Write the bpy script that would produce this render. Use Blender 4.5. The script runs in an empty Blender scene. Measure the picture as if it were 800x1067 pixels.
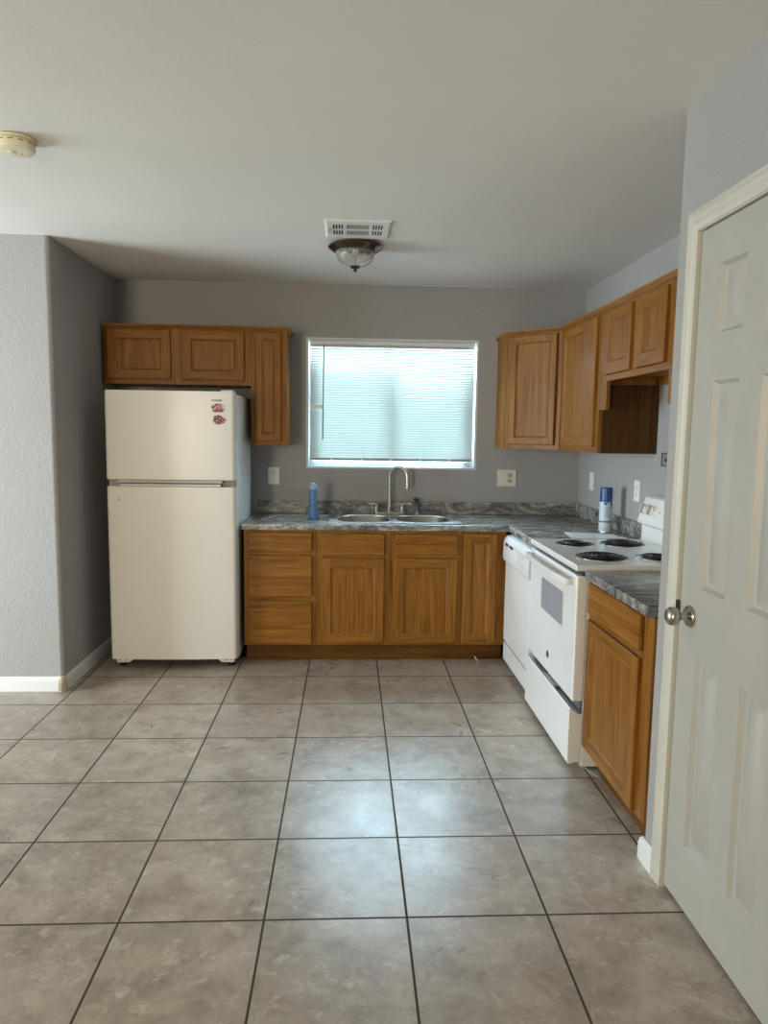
import bpy, bmesh, math, random
from mathutils import Vector, Matrix
random.seed(7)
S = bpy.context.scene
COL = S.collection
PI = math.pi

# ------------------------------------------------------------------ camera
F, PITCH, YAW, ROLL = 742.1, 0.1103, 0.0493, -0.0139
CAM = Vector((0.0, -5.0317, 1.4644))
def camera():
    cr, sr = math.cos(ROLL), math.sin(ROLL); cp, sp = math.cos(PITCH), math.sin(PITCH); cy, sy = math.cos(YAW), math.sin(YAW)
    def w(a, b, d):
        xr = a*cr + b*sr; u0 = -a*sr + b*cr
        yr = d*cp + u0*sp; z = -d*sp + u0*cp
        return Vector((xr*cy + yr*sy, -xr*sy + yr*cy, z))
    r, u, f = w(1, 0, 0), w(0, 1, 0), w(0, 0, 1)
    cd = bpy.data.cameras.new('camera'); co = bpy.data.objects.new('camera', cd); COL.objects.link(co)
    m = Matrix((r, u, -f)).transposed().to_4x4(); m.translation = CAM
    co.matrix_world = m
    cd.sensor_fit = 'AUTO'; cd.sensor_width = 36.0; cd.lens = F*36.0/1067.0
    cd.clip_start = 0.02
    S.camera = co
camera()

# ------------------------------------------------------------------ world, lights, exposure
W = bpy.data.worlds.new('sky'); S.world = W; W.use_nodes = True
bg = W.node_tree.nodes['Background']; bg.inputs[0].default_value = (0.72, 0.90, 1.0, 1); bg.inputs[1].default_value = 1.35
S.view_settings.view_transform = 'Standard'; S.view_settings.look = 'None'
S.view_settings.gamma = 1; S.view_settings.use_curve_mapping = False
S.view_settings.exposure = 0.13
def area(name, loc, direction, sx, sy, power, color, spread=180):
    l = bpy.data.lights.new(name, 'AREA'); l.shape = 'RECTANGLE'; l.size = sx; l.size_y = sy
    l.energy = power; l.color = color; l.spread = math.radians(spread)
    o = bpy.data.objects.new(name, l); COL.objects.link(o); o.location = loc
    o.rotation_euler = Vector(direction).to_track_quat('-Z', 'Y').to_euler()
    return o
# daylight through the sliding door of the dining side (left), the rear window and the kitchen window
area('daylight_left', (-4.62, -2.10, 1.12), (1, 0.50, 0.0), 1.8, 2.0, 97, (0.82, 0.94, 1.0), 120)
area('daylight_rear', (-2.25, -7.55, 1.45), (0, 1, 0), 0.75, 1.3, 100, (1.0, 0.86, 0.62))
area('daylight_kitchen', (0.30, 0.16, 1.66), (0, -1, -0.22), 1.15, 0.86, 122, (0.60, 0.82, 1.0), 120)

# ------------------------------------------------------------------ materials
def nt(name):
    m = bpy.data.materials.new(name); m.use_nodes = True
    t = m.node_tree; b = t.nodes['Principled BSDF']
    return m, t, b
def N(t, typ, **kw):
    n = t.nodes.new(typ)
    for k, v in kw.items(): setattr(n, k, v)
    return n
def setp(b, **kw):
    names = dict(rough='Roughness', metal='Metallic', spec='Specular IOR Level', trans='Transmission Weight', ior='IOR', coat='Coat Weight', coatr='Coat Roughness', alpha='Alpha', sub='Subsurface Weight')
    for k, v in kw.items(): b.inputs[names[k]].default_value = v
def ramp(t, stops):
    r = N(t, 'ShaderNodeValToRGB'); cr = r.color_ramp
    while len(cr.elements) < len(stops): cr.elements.new(0.5)
    for e, (p, c) in zip(cr.elements, stops):
        e.position = p; e.color = (c[0], c[1], c[2], 1)
    return r
def coords(t, scale=(1, 1, 1), rot=(0, 0, 0), rnd=0.0):
    tc = N(t, 'ShaderNodeTexCoord'); src = tc.outputs['Object']
    if rnd:
        oi = N(t, 'ShaderNodeObjectInfo'); mu = N(t, 'ShaderNodeMath', operation='MULTIPLY'); mu.inputs[1].default_value = rnd
        t.links.new(oi.outputs['Random'], mu.inputs[0])
        ad = N(t, 'ShaderNodeVectorMath', operation='ADD'); t.links.new(src, ad.inputs[0]); t.links.new(mu.outputs[0], ad.inputs[1]); src = ad.outputs[0]
    mp = N(t, 'ShaderNodeMapping'); mp.inputs['Scale'].default_value = scale; mp.inputs['Rotation'].default_value = rot
    t.links.new(src, mp.inputs['Vector'])
    return mp.outputs['Vector']
def noise(t, vec, scale, detail=3, rough=0.55, dist=0.0):
    n = N(t, 'ShaderNodeTexNoise'); n.inputs['Scale'].default_value = scale; n.inputs['Detail'].default_value = detail
    n.inputs['Roughness'].default_value = rough; n.inputs['Distortion'].default_value = dist
    t.links.new(vec, n.inputs['Vector']); return n
def mixc(t, fac, a, b, mode='MIX'):
    m = N(t, 'ShaderNodeMix', data_type='RGBA', blend_type=mode)
    if isinstance(fac, (int, float)): m.inputs[0].default_value = fac
    else: t.links.new(fac, m.inputs[0])
    for s, v in ((6, a), (7, b)):
        if isinstance(v, tuple): m.inputs[s].default_value = (v[0], v[1], v[2], 1)
        else: t.links.new(v, m.inputs[s])
    return m.outputs[2]
def bump(t, b, height, strength, dist=0.002):
    bn = N(t, 'ShaderNodeBump'); bn.inputs['Strength'].default_value = strength; bn.inputs['Distance'].default_value = dist
    t.links.new(height, bn.inputs['Height']); t.links.new(bn.outputs[0], b.inputs['Normal'])

def plain(name, c, rough=0.5, metal=0.0, var=0.03, **kw):
    m, t, b = nt(name); v = coords(t)
    n = noise(t, v, 9.0, 3)
    r = ramp(t, [(0.3, tuple(x*(1-var) for x in c)), (0.7, tuple(min(1, x*(1+var)) for x in c))])
    t.links.new(n.outputs['Fac'], r.inputs[0]); t.links.new(r.outputs[0], b.inputs['Base Color'])
    setp(b, rough=rough, metal=metal, **kw); return m
def paint(name, c, strength, scale, rough=0.75):
    m, t, b = nt(name); v = coords(t)
    n = noise(t, v, 1.3, 3); r = ramp(t, [(0.3, tuple(x*0.96 for x in c)), (0.7, tuple(x*1.03 for x in c))])
    t.links.new(n.outputs['Fac'], r.inputs[0]); t.links.new(r.outputs[0], b.inputs['Base Color'])
    k = noise(t, v, scale, 3, 0.5, 0.6)
    kr = ramp(t, [(0.42, (0, 0, 0)), (0.60, (1, 1, 1))]); t.links.new(k.outputs['Fac'], kr.inputs[0])
    bump(t, b, kr.outputs[0], strength, 0.0025)
    setp(b, rough=rough, spec=0.3); return m
def oak(name, scale, rot=(0, 0, 0), dark=1.0):
    m, t, b = nt(name)
    v = coords(t, scale, rot, 7.3)
    n1 = noise(t, v, 1.0, 5, 0.6, 1.1)
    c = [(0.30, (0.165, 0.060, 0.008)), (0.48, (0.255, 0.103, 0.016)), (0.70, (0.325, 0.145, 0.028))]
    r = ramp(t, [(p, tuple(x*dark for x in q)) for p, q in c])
    t.links.new(n1.outputs['Fac'], r.inputs[0])
    v2 = coords(t, tuple(s*7 if s > 6 else s*3 for s in scale), rot, 7.3)
    n2 = noise(t, v2, 1.0, 3, 0.6, 0.3)
    r2 = ramp(t, [(0.36, (0.55, 0.55, 0.55)), (0.52, (1, 1, 1))]); t.links.new(n2.outputs['Fac'], r2.inputs[0])
    col = mixc(t, 0.75, r.outputs[0], r2.outputs[0], 'MULTIPLY')
    t.links.new(col, b.inputs['Base Color'])
    bump(t, b, n2.outputs['Fac'], 0.12, 0.001)
    setp(b, rough=0.42, spec=0.2); return m
G, L_ = 24.0, 1.6
oak_v = oak('oak_grain_upright', (G, G, L_))
oak_x = oak('oak_grain_along_x', (L_, G, G))
oak_y = oak('oak_grain_along_y', (G, L_, G))
oak_d = oak('oak_grain_diagonal', (L_, G, G), (0, 0, PI/4))
oak_dark = oak('oak_dark_end_panel', (G*1.3, G*1.3, L_), dark=0.30)  # same oak in a much darker tone, for the end panel
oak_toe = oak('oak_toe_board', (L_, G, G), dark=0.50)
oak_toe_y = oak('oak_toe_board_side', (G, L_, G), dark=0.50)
oak_raw = plain('raw_wood_edge', (0.62, 0.44, 0.27), 0.6, var=0.1)

wall_m = paint('grey_wall_paint', (0.370, 0.362, 0.362), 0.30, 48)
ceil_m = paint('white_ceiling_paint', (0.77, 0.755, 0.71), 0.07, 90)
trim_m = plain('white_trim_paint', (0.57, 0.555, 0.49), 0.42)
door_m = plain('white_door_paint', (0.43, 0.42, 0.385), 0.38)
white_m = plain('white_enamel', (0.80, 0.80, 0.79), 0.22, var=0.01, coat=0.3, coatr=0.1)
fridge_m = plain('white_fridge_enamel', (0.74, 0.715, 0.66), 0.36, var=0.01, coat=0.12, coatr=0.2)
fridge_side = plain('white_fridge_side_lit', (0.88, 0.89, 0.90), 0.4, var=0.01)  # paler than the door enamel, imitating window light on this side
cream_m = plain('ageing_white_plastic', (0.78, 0.71, 0.52), 0.45)
plastic_w = plain('white_plastic', (0.78, 0.78, 0.76), 0.4, var=0.01)
plate_m = plain('almond_plate', (0.70, 0.68, 0.60), 0.4, var=0.01)
grey_p = plain('grey_plastic', (0.42, 0.41, 0.39), 0.45)
black_m = plain('black_rubber', (0.012, 0.012, 0.012), 0.6)
slot_m = plain('dark_slot', (0.035, 0.033, 0.03), 0.7)
coil_m = plain('black_coil', (0.018, 0.018, 0.02), 0.38, metal=0.3)
pan_m = plain('black_drip_bowl', (0.02, 0.02, 0.022), 0.18, metal=0.4)
chrome_m = plain('chrome', (0.75, 0.75, 0.76), 0.12, metal=1.0)
nickel_m = plain('brushed_nickel', (0.46, 0.44, 0.41), 0.27, metal=1.0)
steel_m = plain('stainless_steel', (0.66, 0.66, 0.66), 0.24, metal=1.0)
bronze_m = plain('antique_bronze', (0.13, 0.095, 0.065), 0.24, metal=1.0)
galv_m = plain('galvanised_steel', (0.42, 0.46, 0.46), 0.4, metal=0.7)
vinyl_m = plain('white_vinyl', (0.62, 0.65, 0.69), 0.4)
paper_m = plain('white_paper', (0.82, 0.84, 0.86), 0.4)
oven_glass = plain('oven_glass_painted_sheen', (0.33, 0.38, 0.43), 0.10, var=0.02, coat=0.6, coatr=0.05)  # base colour raised to bluish grey to imitate a bright reflection
mark_m = plain('grey_print', (0.22, 0.23, 0.25), 0.5)
logo_m = plain('dark_badge', (0.03, 0.03, 0.035), 0.3)
blue_m = plain('blue_cap_plastic', (0.012, 0.06, 0.20), 0.3)
label_m = plain('pale_blue_label', (0.55, 0.66, 0.74), 0.35, var=0.08)
labelblue_m = plain('label_blue_band', (0.03, 0.10, 0.32), 0.35)
red_m = plain('sticker_red', (0.36, 0.03, 0.045), 0.5)
pink_m = plain('sticker_pale', (0.60, 0.42, 0.42), 0.5)
ink_m = plain('sticker_ink', (0.10, 0.09, 0.09), 0.5)
knobface_m = plain('grey_knob_face', (0.45, 0.43, 0.38), 0.4)

def glassy(name, c, rough, trans, ior=1.45):
    m, t, b = nt(name); v = coords(t); n = noise(t, v, 12)
    r = ramp(t, [(0.3, tuple(x*0.96 for x in c)), (0.7, c)]); t.links.new(n.outputs['Fac'], r.inputs[0]); t.links.new(r.outputs[0], b.inputs['Base Color'])
    setp(b, rough=rough, trans=trans, ior=ior); return m
def pane_mat():
    m, t, b = nt('window_glass'); out = t.nodes['Material Output']; setp(b, rough=0.02, spec=0.5)
    v = coords(t); n = noise(t, v, 2.0); r = ramp(t, [(0.3, (0.90, 0.97, 0.97)), (0.7, (0.92, 0.98, 0.98))]); t.links.new(n.outputs['Fac'], r.inputs[0])
    tr = N(t, 'ShaderNodeBsdfTransparent'); t.links.new(r.outputs[0], tr.inputs[0])
    gl = N(t, 'ShaderNodeBsdfGlossy'); gl.inputs['Roughness'].default_value = 0.02
    fr = N(t, 'ShaderNodeFresnel'); fr.inputs['IOR'].default_value = 1.45
    mx = N(t, 'ShaderNodeMixShader'); t.links.new(fr.outputs[0], mx.inputs[0]); t.links.new(tr.outputs[0], mx.inputs[1]); t.links.new(gl.outputs[0], mx.inputs[2])
    t.links.new(mx.outputs[0], out.inputs['Surface']); return m
glass_m = pane_mat()
basin_m = plain('satin_steel_basin', (0.40, 0.385, 0.36), 0.34, metal=1.0)
bowl_m = glassy('ribbed_lamp_glass', (0.95, 0.96, 0.96), 0.06, 0.9)
bottle_m = glassy('blue_bottle_plastic', (0.17, 0.40, 0.80), 0.22, 0.45)
bulb_m = glassy('frosted_bulb', (0.9, 0.88, 0.82), 0.4, 0.3)

def blind_mat():
    m, t, b = nt('blind_slat_vinyl'); out = t.nodes['Material Output']
    v = coords(t); n = noise(t, v, 3); r = ramp(t, [(0.3, (0.465, 0.475, 0.445)), (0.7, (0.49, 0.50, 0.47))])
    t.links.new(n.outputs['Fac'], r.inputs[0]); t.links.new(r.outputs[0], b.inputs['Base Color']); setp(b, rough=0.45)
    tr = N(t, 'ShaderNodeBsdfTranslucent'); t.links.new(r.outputs[0], tr.inputs[0])
    mx = N(t, 'ShaderNodeMixShader'); mx.inputs[0].default_value = 0.12
    t.links.new(b.outputs[0], mx.inputs[1]); t.links.new(tr.outputs[0], mx.inputs[2]); t.links.new(mx.outputs[0], out.inputs['Surface'])
    return m
slat_m = blind_mat()

def counter_mat():
    m, t, b = nt('grey_stone_laminate')
    v = coords(t, (3.2, 7.5, 9.0), (0.5, 0.35, 0.45))
    n1 = noise(t, v, 1.0, 6, 0.62, 1.9)
    r = ramp(t, [(0.30, (0.050, 0.056, 0.058)), (0.42, (0.16, 0.168, 0.17)), (0.52, (0.27, 0.275, 0.27)), (0.60, (0.46, 0.44, 0.39)), (0.70, (0.16, 0.16, 0.155))])
    t.links.new(n1.outputs['Fac'], r.inputs[0])
    v2 = coords(t, (55, 55, 55)); n2 = noise(t, v2, 1.0, 3, 0.7)
    r2 = ramp(t, [(0.38, (0.45, 0.45, 0.44)), (0.55, (1.12, 1.1, 1.06))]); t.links.new(n2.outputs['Fac'], r2.inputs[0])
    t.links.new(mixc(t, 0.8, r.outputs[0], r2.outputs[0], 'MULTIPLY'), b.inputs['Base Color'])
    setp(b, rough=0.22, spec=0.5); return m
counter_m = counter_mat()

TS, TX, TY = 0.432, 0.1863, -0.859
def floor_mat():
    m, t, b = nt('beige_ceramic_tile')
    tc = N(t, 'ShaderNodeTexCoord'); sp = N(t, 'ShaderNodeSeparateXYZ'); t.links.new(tc.outputs['Object'], sp.inputs[0])
    def math_(op, a, c=None):
        n = N(t, 'ShaderNodeMath', operation=op)
        for i, v in enumerate((a, c)):
            if v is None: continue
            if isinstance(v, (int, float)): n.inputs[i].default_value = v
            else: t.links.new(v, n.inputs[i])
        return n.outputs[0]
    def axis(o, off):
        u = math_('DIVIDE', math_('SUBTRACT', o, off), TS)
        fl = math_('FLOOR', u); fr = math_('SUBTRACT', u, fl)
        d = math_('MINIMUM', fr, math_('SUBTRACT', 1.0, fr))
        return fl, math_('MULTIPLY', d, TS)
    ix, dx = axis(sp.outputs[0], TX); iy, dy = axis(sp.outputs[1], TY)
    d = math_('MINIMUM', dx, dy)
    gm = N(t, 'ShaderNodeMapRange'); gm.inputs['From Min'].default_value = 0.0030; gm.inputs['From Max'].default_value = 0.0044
    t.links.new(d, gm.inputs['Value']); tilefac = gm.outputs[0]
    cb = N(t, 'ShaderNodeCombineXYZ'); t.links.new(ix, cb.inputs[0]); t.links.new(iy, cb.inputs[1])
    wn = N(t, 'ShaderNodeTexWhiteNoise'); t.links.new(cb.outputs[0], wn.inputs['Vector'])
    sc = N(t, 'ShaderNodeVectorMath', operation='SCALE'); sc.inputs['Scale'].default_value = 9.0; t.links.new(wn.outputs['Color'], sc.inputs[0])
    ad = N(t, 'ShaderNodeVectorMath', operation='ADD'); t.links.new(tc.outputs['Object'], ad.inputs[0]); t.links.new(sc.outputs[0], ad.inputs[1])
    vec = ad.outputs[0]
    n1 = noise(t, vec, 6.0, 8, 0.70, 0.3)
    r1 = ramp(t, [(0.30, (0.240, 0.190, 0.146)), (0.48, (0.370, 0.308, 0.246)), (0.62, (0.455, 0.388, 0.318)), (0.74, (0.57, 0.505, 0.43))])
    t.links.new(n1.outputs['Fac'], r1.inputs[0])
    n2 = noise(t, vec, 19.0, 6, 0.72, 0.5)
    r2 = ramp(t, [(0.55, (0, 0, 0)), (0.66, (1, 1, 1))]); t.links.new(n2.outputs['Fac'], r2.inputs[0])
    f2 = math_('MULTIPLY', r2.outputs[0], 0.42)
    c2 = mixc(t, f2, r1.outputs[0], (0.66, 0.605, 0.53))
    n3 = noise(t, vec, 8.0, 7, 0.65, 1.2)
    r3 = ramp(t, [(0.488, (0, 0, 0)), (0.5, (1, 1, 1)), (0.512, (0, 0, 0))]); t.links.new(n3.outputs['Fac'], r3.inputs[0])
    n3b = noise(t, vec, 3.0, 2); r3b = ramp(t, [(0.5, (0, 0, 0)), (0.65, (1, 1, 1))]); t.links.new(n3b.outputs['Fac'], r3b.inputs[0])
    f3 = math_('MULTIPLY', math_('MULTIPLY', r3.outputs[0], r3b.outputs[0]), 0.6)
    c3 = mixc(t, f3, c2, (0.12, 0.085, 0.06))
    br = N(t, 'ShaderNodeMapRange'); br.inputs['To Min'].default_value = 0.92; br.inputs['To Max'].default_value = 1.06; t.links.new(wn.outputs['Value'], br.inputs['Value'])
    c4 = mixc(t, 1.0, c3, br.outputs[0], 'MULTIPLY')
    col = mixc(t, tilefac, (0.050, 0.036, 0.028), c4)
    t.links.new(col, b.inputs['Base Color'])
    n4 = noise(t, tc.outputs['Object'], 3.0, 5, 0.7, 1.0)
    rr = N(t, 'ShaderNodeMapRange'); rr.inputs['From Min'].default_value = 0.3; rr.inputs['From Max'].default_value = 0.7
    rr.inputs['To Min'].default_value = 0.24; rr.inputs['To Max'].default_value = 0.40; t.links.new(n4.outputs['Fac'], rr.inputs['Value'])
    rg = N(t, 'ShaderNodeMix', data_type='FLOAT'); t.links.new(tilefac, rg.inputs[0]); rg.inputs[2].default_value = 0.9; t.links.new(rr.outputs[0], rg.inputs[3])
    t.links.new(rg.outputs[0], b.inputs['Roughness'])
    hb = math_('ADD', math_('MULTIPLY', tilefac, 1.0), math_('MULTIPLY', n1.outputs['Fac'], 0.25))
    bump(t, b, hb, 0.35, 0.0015)
    setp(b, spec=0.5)
    return m
floor_m = floor_mat()

# ------------------------------------------------------------------ mesh builder
class B:
    def __init__(s): s.bm = bmesh.new()
    def _merge(s, tb, mi):
        for f in tb.faces: f.material_index = mi
        bmesh.ops.recalc_face_normals(tb, faces=tb.faces[:])
        me = bpy.data.meshes.new('t'); tb.to_mesh(me); tb.free(); s.bm.from_mesh(me); bpy.data.meshes.remove(me)
        return s
    def box(s, x0, x1, y0, y1, z0, z1, bev=0.0, seg=2, mi=0):
        x0, x1 = min(x0, x1), max(x0, x1); y0, y1 = min(y0, y1), max(y0, y1); z0, z1 = min(z0, z1), max(z0, z1)
        tb = bmesh.new(); bmesh.ops.create_cube(tb, size=1)
        for v in tb.verts: v.co = Vector(((x0+x1)/2+v.co.x*(x1-x0), (y0+y1)/2+v.co.y*(y1-y0), (z0+z1)/2+v.co.z*(z1-z0)))
        if bev: bmesh.ops.bevel(tb, geom=tb.edges[:], offset=bev, segments=seg, profile=0.5, affect='EDGES', clamp_overlap=True)
        return s._merge(tb, mi)
    def prism(s, pts, axis, a, b, bev=0.0, seg=2, mi=0):
        """pts: 2D polygon; axis 'x' (pts=y,z) 'y' (pts=x,z) 'z' (pts=x,y)"""
        def P(p, c): return {'x': (c, p[0], p[1]), 'y': (p[0], c, p[1]), 'z': (p[0], p[1], c)}[axis]
        tb = bmesh.new()
        A = [tb.verts.new(P(p, a)) for p in pts]; C = [tb.verts.new(P(p, b)) for p in pts]; n = len(pts)
        tb.faces.new(A); tb.faces.new(C[::-1])
        for i in range(n): tb.faces.new((A[i], C[i], C[(i+1) % n], A[(i+1) % n]))
        bmesh.ops.recalc_face_normals(tb, faces=tb.faces[:])
        if bev:
            es = [e for e in tb.edges if len(e.link_faces) == 2 and e.calc_face_angle() > 0.6]
            bmesh.ops.bevel(tb, geom=es, offset=bev, segments=seg, profile=0.5, affect='EDGES', clamp_overlap=True)
        return s._merge(tb, mi)
    def lathe(s, c, prof, n=32, axis=(0, 0, 1), mi=0, cap=True):
        q = Vector((0, 0, 1)).rotation_difference(Vector(axis).normalized()); c = Vector(c)
        tb = bmesh.new(); rings = []
        for r, z in prof:
            if r < 1e-6: rings.append([tb.verts.new(c + q @ Vector((0, 0, z)))])
            else: rings.append([tb.verts.new(c + q @ Vector((r*math.cos(2*PI*i/n), r*math.sin(2*PI*i/n), z))) for i in range(n)])
        for a, b in zip(rings, rings[1:]):
            for i in range(n):
                j = (i+1) % n
                if len(a) == 1 and len(b) == 1: continue
                if len(a) == 1: tb.faces.new((a[0], b[i], b[j]))
                elif len(b) == 1: tb.faces.new((a[i], b[0], a[j]))
                else: tb.faces.new((a[i], b[i], b[j], a[j]))
        if cap:
            for r in (rings[0], rings[-1]):
                if len(r) > 2: tb.faces.new(r)
        return s._merge(tb, mi)
    def cyl(s, p0, p1, r, r1=None, n=24, mi=0):
        p0, p1 = Vector(p0), Vector(p1); h = (p1-p0).length
        return s.lathe(p0, [(r, 0), (r if r1 is None else r1, h)], n, p1-p0, mi)
    def tube(s, pts, r, n=12, mi=0):
        pts = [Vector(p) for p in pts]; R = r if isinstance(r, (list, tuple)) else [r]*len(pts)
        tb = bmesh.new(); rings = []; prev = None
        for i, p in enumerate(pts):
            d = (pts[min(i+1, len(pts)-1)] - pts[max(i-1, 0)]).normalized()
            if prev is None: u = d.orthogonal().normalized()
            else: u = (prev - d*prev.dot(d)).normalized()
            prev = u; w = d.cross(u)
            rings.append([tb.verts.new(p + (u*math.cos(2*PI*k/n) + w*math.sin(2*PI*k/n))*R[i]) for k in range(n)])
        for a, b in zip(rings, rings[1:]):
            for k in range(n): tb.faces.new((a[k], a[(k+1) % n], b[(k+1) % n], b[k]))
        tb.faces.new(rings[0]); tb.faces.new(rings[-1])
        return s._merge(tb, mi)
    def quads(s, faces, mi=0):
        tb = bmesh.new()
        for f in faces: tb.faces.new([tb.verts.new(p) for p in f])
        bmesh.ops.remove_doubles(tb, verts=tb.verts[:], dist=1e-5)
        return s._merge(tb, mi)
    def sweep(s, path, prof, mi=0, closed_ends=True):
        """path: 2D points; prof: [(out, z)], out to the right of travel, mitred"""
        P = [Vector(p) for p in path]; n = len(P); offs = []
        for i in range(n):
            ds = []
            if i > 0: ds.append((P[i]-P[i-1]).normalized())
            if i < n-1: ds.append((P[i+1]-P[i]).normalized())
            ns = [Vector((d.y, -d.x)) for d in ds]
            if len(ns) == 1: offs.append(ns[0])
            else:
                m = (ns[0]+ns[1]).normalized(); offs.append(m/max(0.2, m.dot(ns[0])))
        tb = bmesh.new()
        rings = [[tb.verts.new((P[i].x+offs[i].x*o, P[i].y+offs[i].y*o, z)) for o, z in prof] for i in range(n)]
        k = len(prof)
        for a, b in zip(rings, rings[1:]):
            for j in range(k): tb.faces.new((a[j], a[(j+1) % k], b[(j+1) % k], b[j]))
        tb.faces.new(rings[0]); tb.faces.new(rings[-1])
        return s._merge(tb, mi)

def build(name, b, mats, parent=None, origin=None, smooth=True, weighted=True):
    if not isinstance(mats, (list, tuple)): mats = [mats]
    if parent is not None:
        r = parent
        while r.parent: r = r.parent
        off = Vector(r.location) if r.get('_o') is None else Vector(r['_o'])
    else: off = Vector(origin) if origin else Vector((0, 0, 0))
    me = bpy.data.meshes.new(name)
    for v in b.bm.verts: v.co -= off
    b.bm.to_mesh(me); b.bm.free()
    for m in mats: me.materials.append(m)
    if smooth:
        for p in me.polygons: p.use_smooth = True
        me.set_sharp_from_angle(angle=math.radians(38))
    o = bpy.data.objects.new(name, me); COL.objects.link(o)
    if smooth and weighted:
        wn = o.modifiers.new('normals', 'WEIGHTED_NORMAL'); wn.keep_sharp = True
    if parent is not None: o.parent = parent
    else: o.location = off
    return o
def tag(o, label, cat, group=None, kind=None):
    o['label'] = label; o['category'] = cat
    if group: o['group'] = group
    if kind: o['kind'] = kind
    return o
def thing(name, label, cat, loc, group=None, kind=None):
    o = bpy.data.objects.new(name, None); COL.objects.link(o); o.location = loc; o.empty_display_size = 0.1
    return tag(o, label, cat, group, kind)
def struct(name, b, m, label, cat):
    return tag(build(name, b, m), label, cat, kind='structure')

# ------------------------------------------------------------------ room shell
XL, XR, XP, H, YL, YP = -1.59, 1.641, 1.032, 2.472, -1.08, -2.74
XF, YB = -4.75, -7.7          # far left wall, rear wall (behind the camera)
WL, WR, WB, WT = -0.304, 0.898, 1.211, 2.115
T = 0.15
struct('floor', B().box(XF-T, XR+T, YB-T, T, -0.08, 0), floor_m, 'beige mottled ceramic tile floor with dark grout lines', 'floor')
struct('ceiling', B().box(XF-T, XR+T, YB-T, T, H, H+0.1), ceil_m, 'smooth off-white painted ceiling over the kitchen', 'ceiling')
b = B()
b.box(XL-T, WL, 0, T, 0, H).box(WR, XR+T, 0, T, 0, H).box(WL, WR, 0, T, 0, WB).box(WL, WR, 0, T, WT, H)
struct('wall_back', b, wall_m, 'grey painted back wall around the blinded kitchen window', 'wall')
struct('wall_right', B().box(XR, XR+T, YP-0.02, 0, 0, H), wall_m, 'grey painted right wall behind the range', 'wall')
def rounded_corner_poly(pts, idx, r, n=6):
    out = []
    for i, p in enumerate(pts):
        if i not in idx: out.append(p); continue
        p = Vector(p); a = (Vector(pts[i-1])-p).normalized(); c = (Vector(pts[(i+1) % len(pts)])-p).normalized()
        ctr = p + (a+c)*r
        a0 = p + a*r - ctr; 
        for k in range(n+1):
            f = k/n; ang = math.atan2(a0.y, a0.x); e0 = p + c*r - ctr; e = math.atan2(e0.y, e0.x)
            d = (e-ang+PI) % (2*PI) - PI
            q = ang + d*f; out.append((ctr.x+r*math.cos(q), ctr.y+r*math.sin(q)))
    return out
poly = [(XL, 0), (XL, YL), (XF-T, YL), (XF-T, YL+T), (XL-T, YL+T), (XL-T, 0)]
struct('wall_left', B().prism(rounded_corner_poly(poly, {1}, 0.022), 'z', 0, H), wall_m, 'grey textured wall with rounded corner left of the refrigerator', 'wall')
# pantry wall with the doorway cut in it
DY0, DY1, DZ = -2.880, -3.524, 2.085
b = B()
b.prism(rounded_corner_poly([(XP, YP), (XR+T, YP), (XR+T, YP-0.12), (XP+0.11, YP-0.12), (XP+0.11, DY0), (XP, DY0)], {0}, 0.02), 'z', 0, H)
b.box(XP, XP+0.11, YB, DY1, 0, H).box(XP, XP+0.11, DY1, DY0, DZ, H)
struct('wall_pantry', b, wall_m, 'grey painted wall around the white panel door', 'wall')
# unseen walls of the dining side: daylight enters through their openings
b = B()
b.box(XF-T, XF, YL, -1.45, 0, H).box(XF-T, XF, -4.05, YB-T, 0, H).box(XF-T, XF, -4.05, -1.45, 2.2, H).box(XF-T, XF, -4.05, -1.45, -0.05, 0.06)
struct('wall_dining', b, wall_m, 'grey wall with the sliding door opening on the dining side', 'wall')
b = B()
b.box(XF-T, -2.7, YB-T, YB, 0, H).box(-1.8, XR+T, YB-T, YB, 0, H).box(-2.7, -1.8, YB-T, YB, 0, 0.75).box(-2.7, -1.8, YB-T, YB, 2.15, H)
struct('wall_rear', b, wall_m, 'grey wall behind the camera with one window opening', 'wall')

# baseboards
base_m = plain('white_baseboard_paint', (0.76, 0.77, 0.76), 0.42)
bbp = [(0, 0), (0.013, 0), (0.013, 0.058), (0.010, 0.064), (0.010, 0.072), (0.005, 0.080), (0, 0.082)]
struct('baseboard_left', B().sweep([(XL, -0.003), (XL, YL+0.0005), (XL-0.0005, YL), (XF, YL)][::-1], [(o, z) for o, z in bbp]), base_m, 'white moulded baseboard wrapping the left wall corner', 'baseboard')
struct('baseboard_pantry', B().sweep([(XP+0.001, -2.830), (XP, YP), (XP+0.045, YP)][::-1], bbp), base_m, 'short white baseboard at the pantry wall corner', 'baseboard')
tag(build('crumbled_filler', B().lathe((XL-0.006, YL-0.006, 0.0), [(0.024, 0), (0.026, 0.02), (0.022, 0.05), (0.024, 0.068), (0.012, 0.084), (0, 0.086)], 9), plain('chipped_plaster', (0.50, 0.42, 0.31), 0.9, var=0.35)), 'crumbly tan filler lump at the outside baseboard corner left of the refrigerator', 'filler')

# ------------------------------------------------------------------ pantry door
CX = XP-0.020
b = B()
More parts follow.
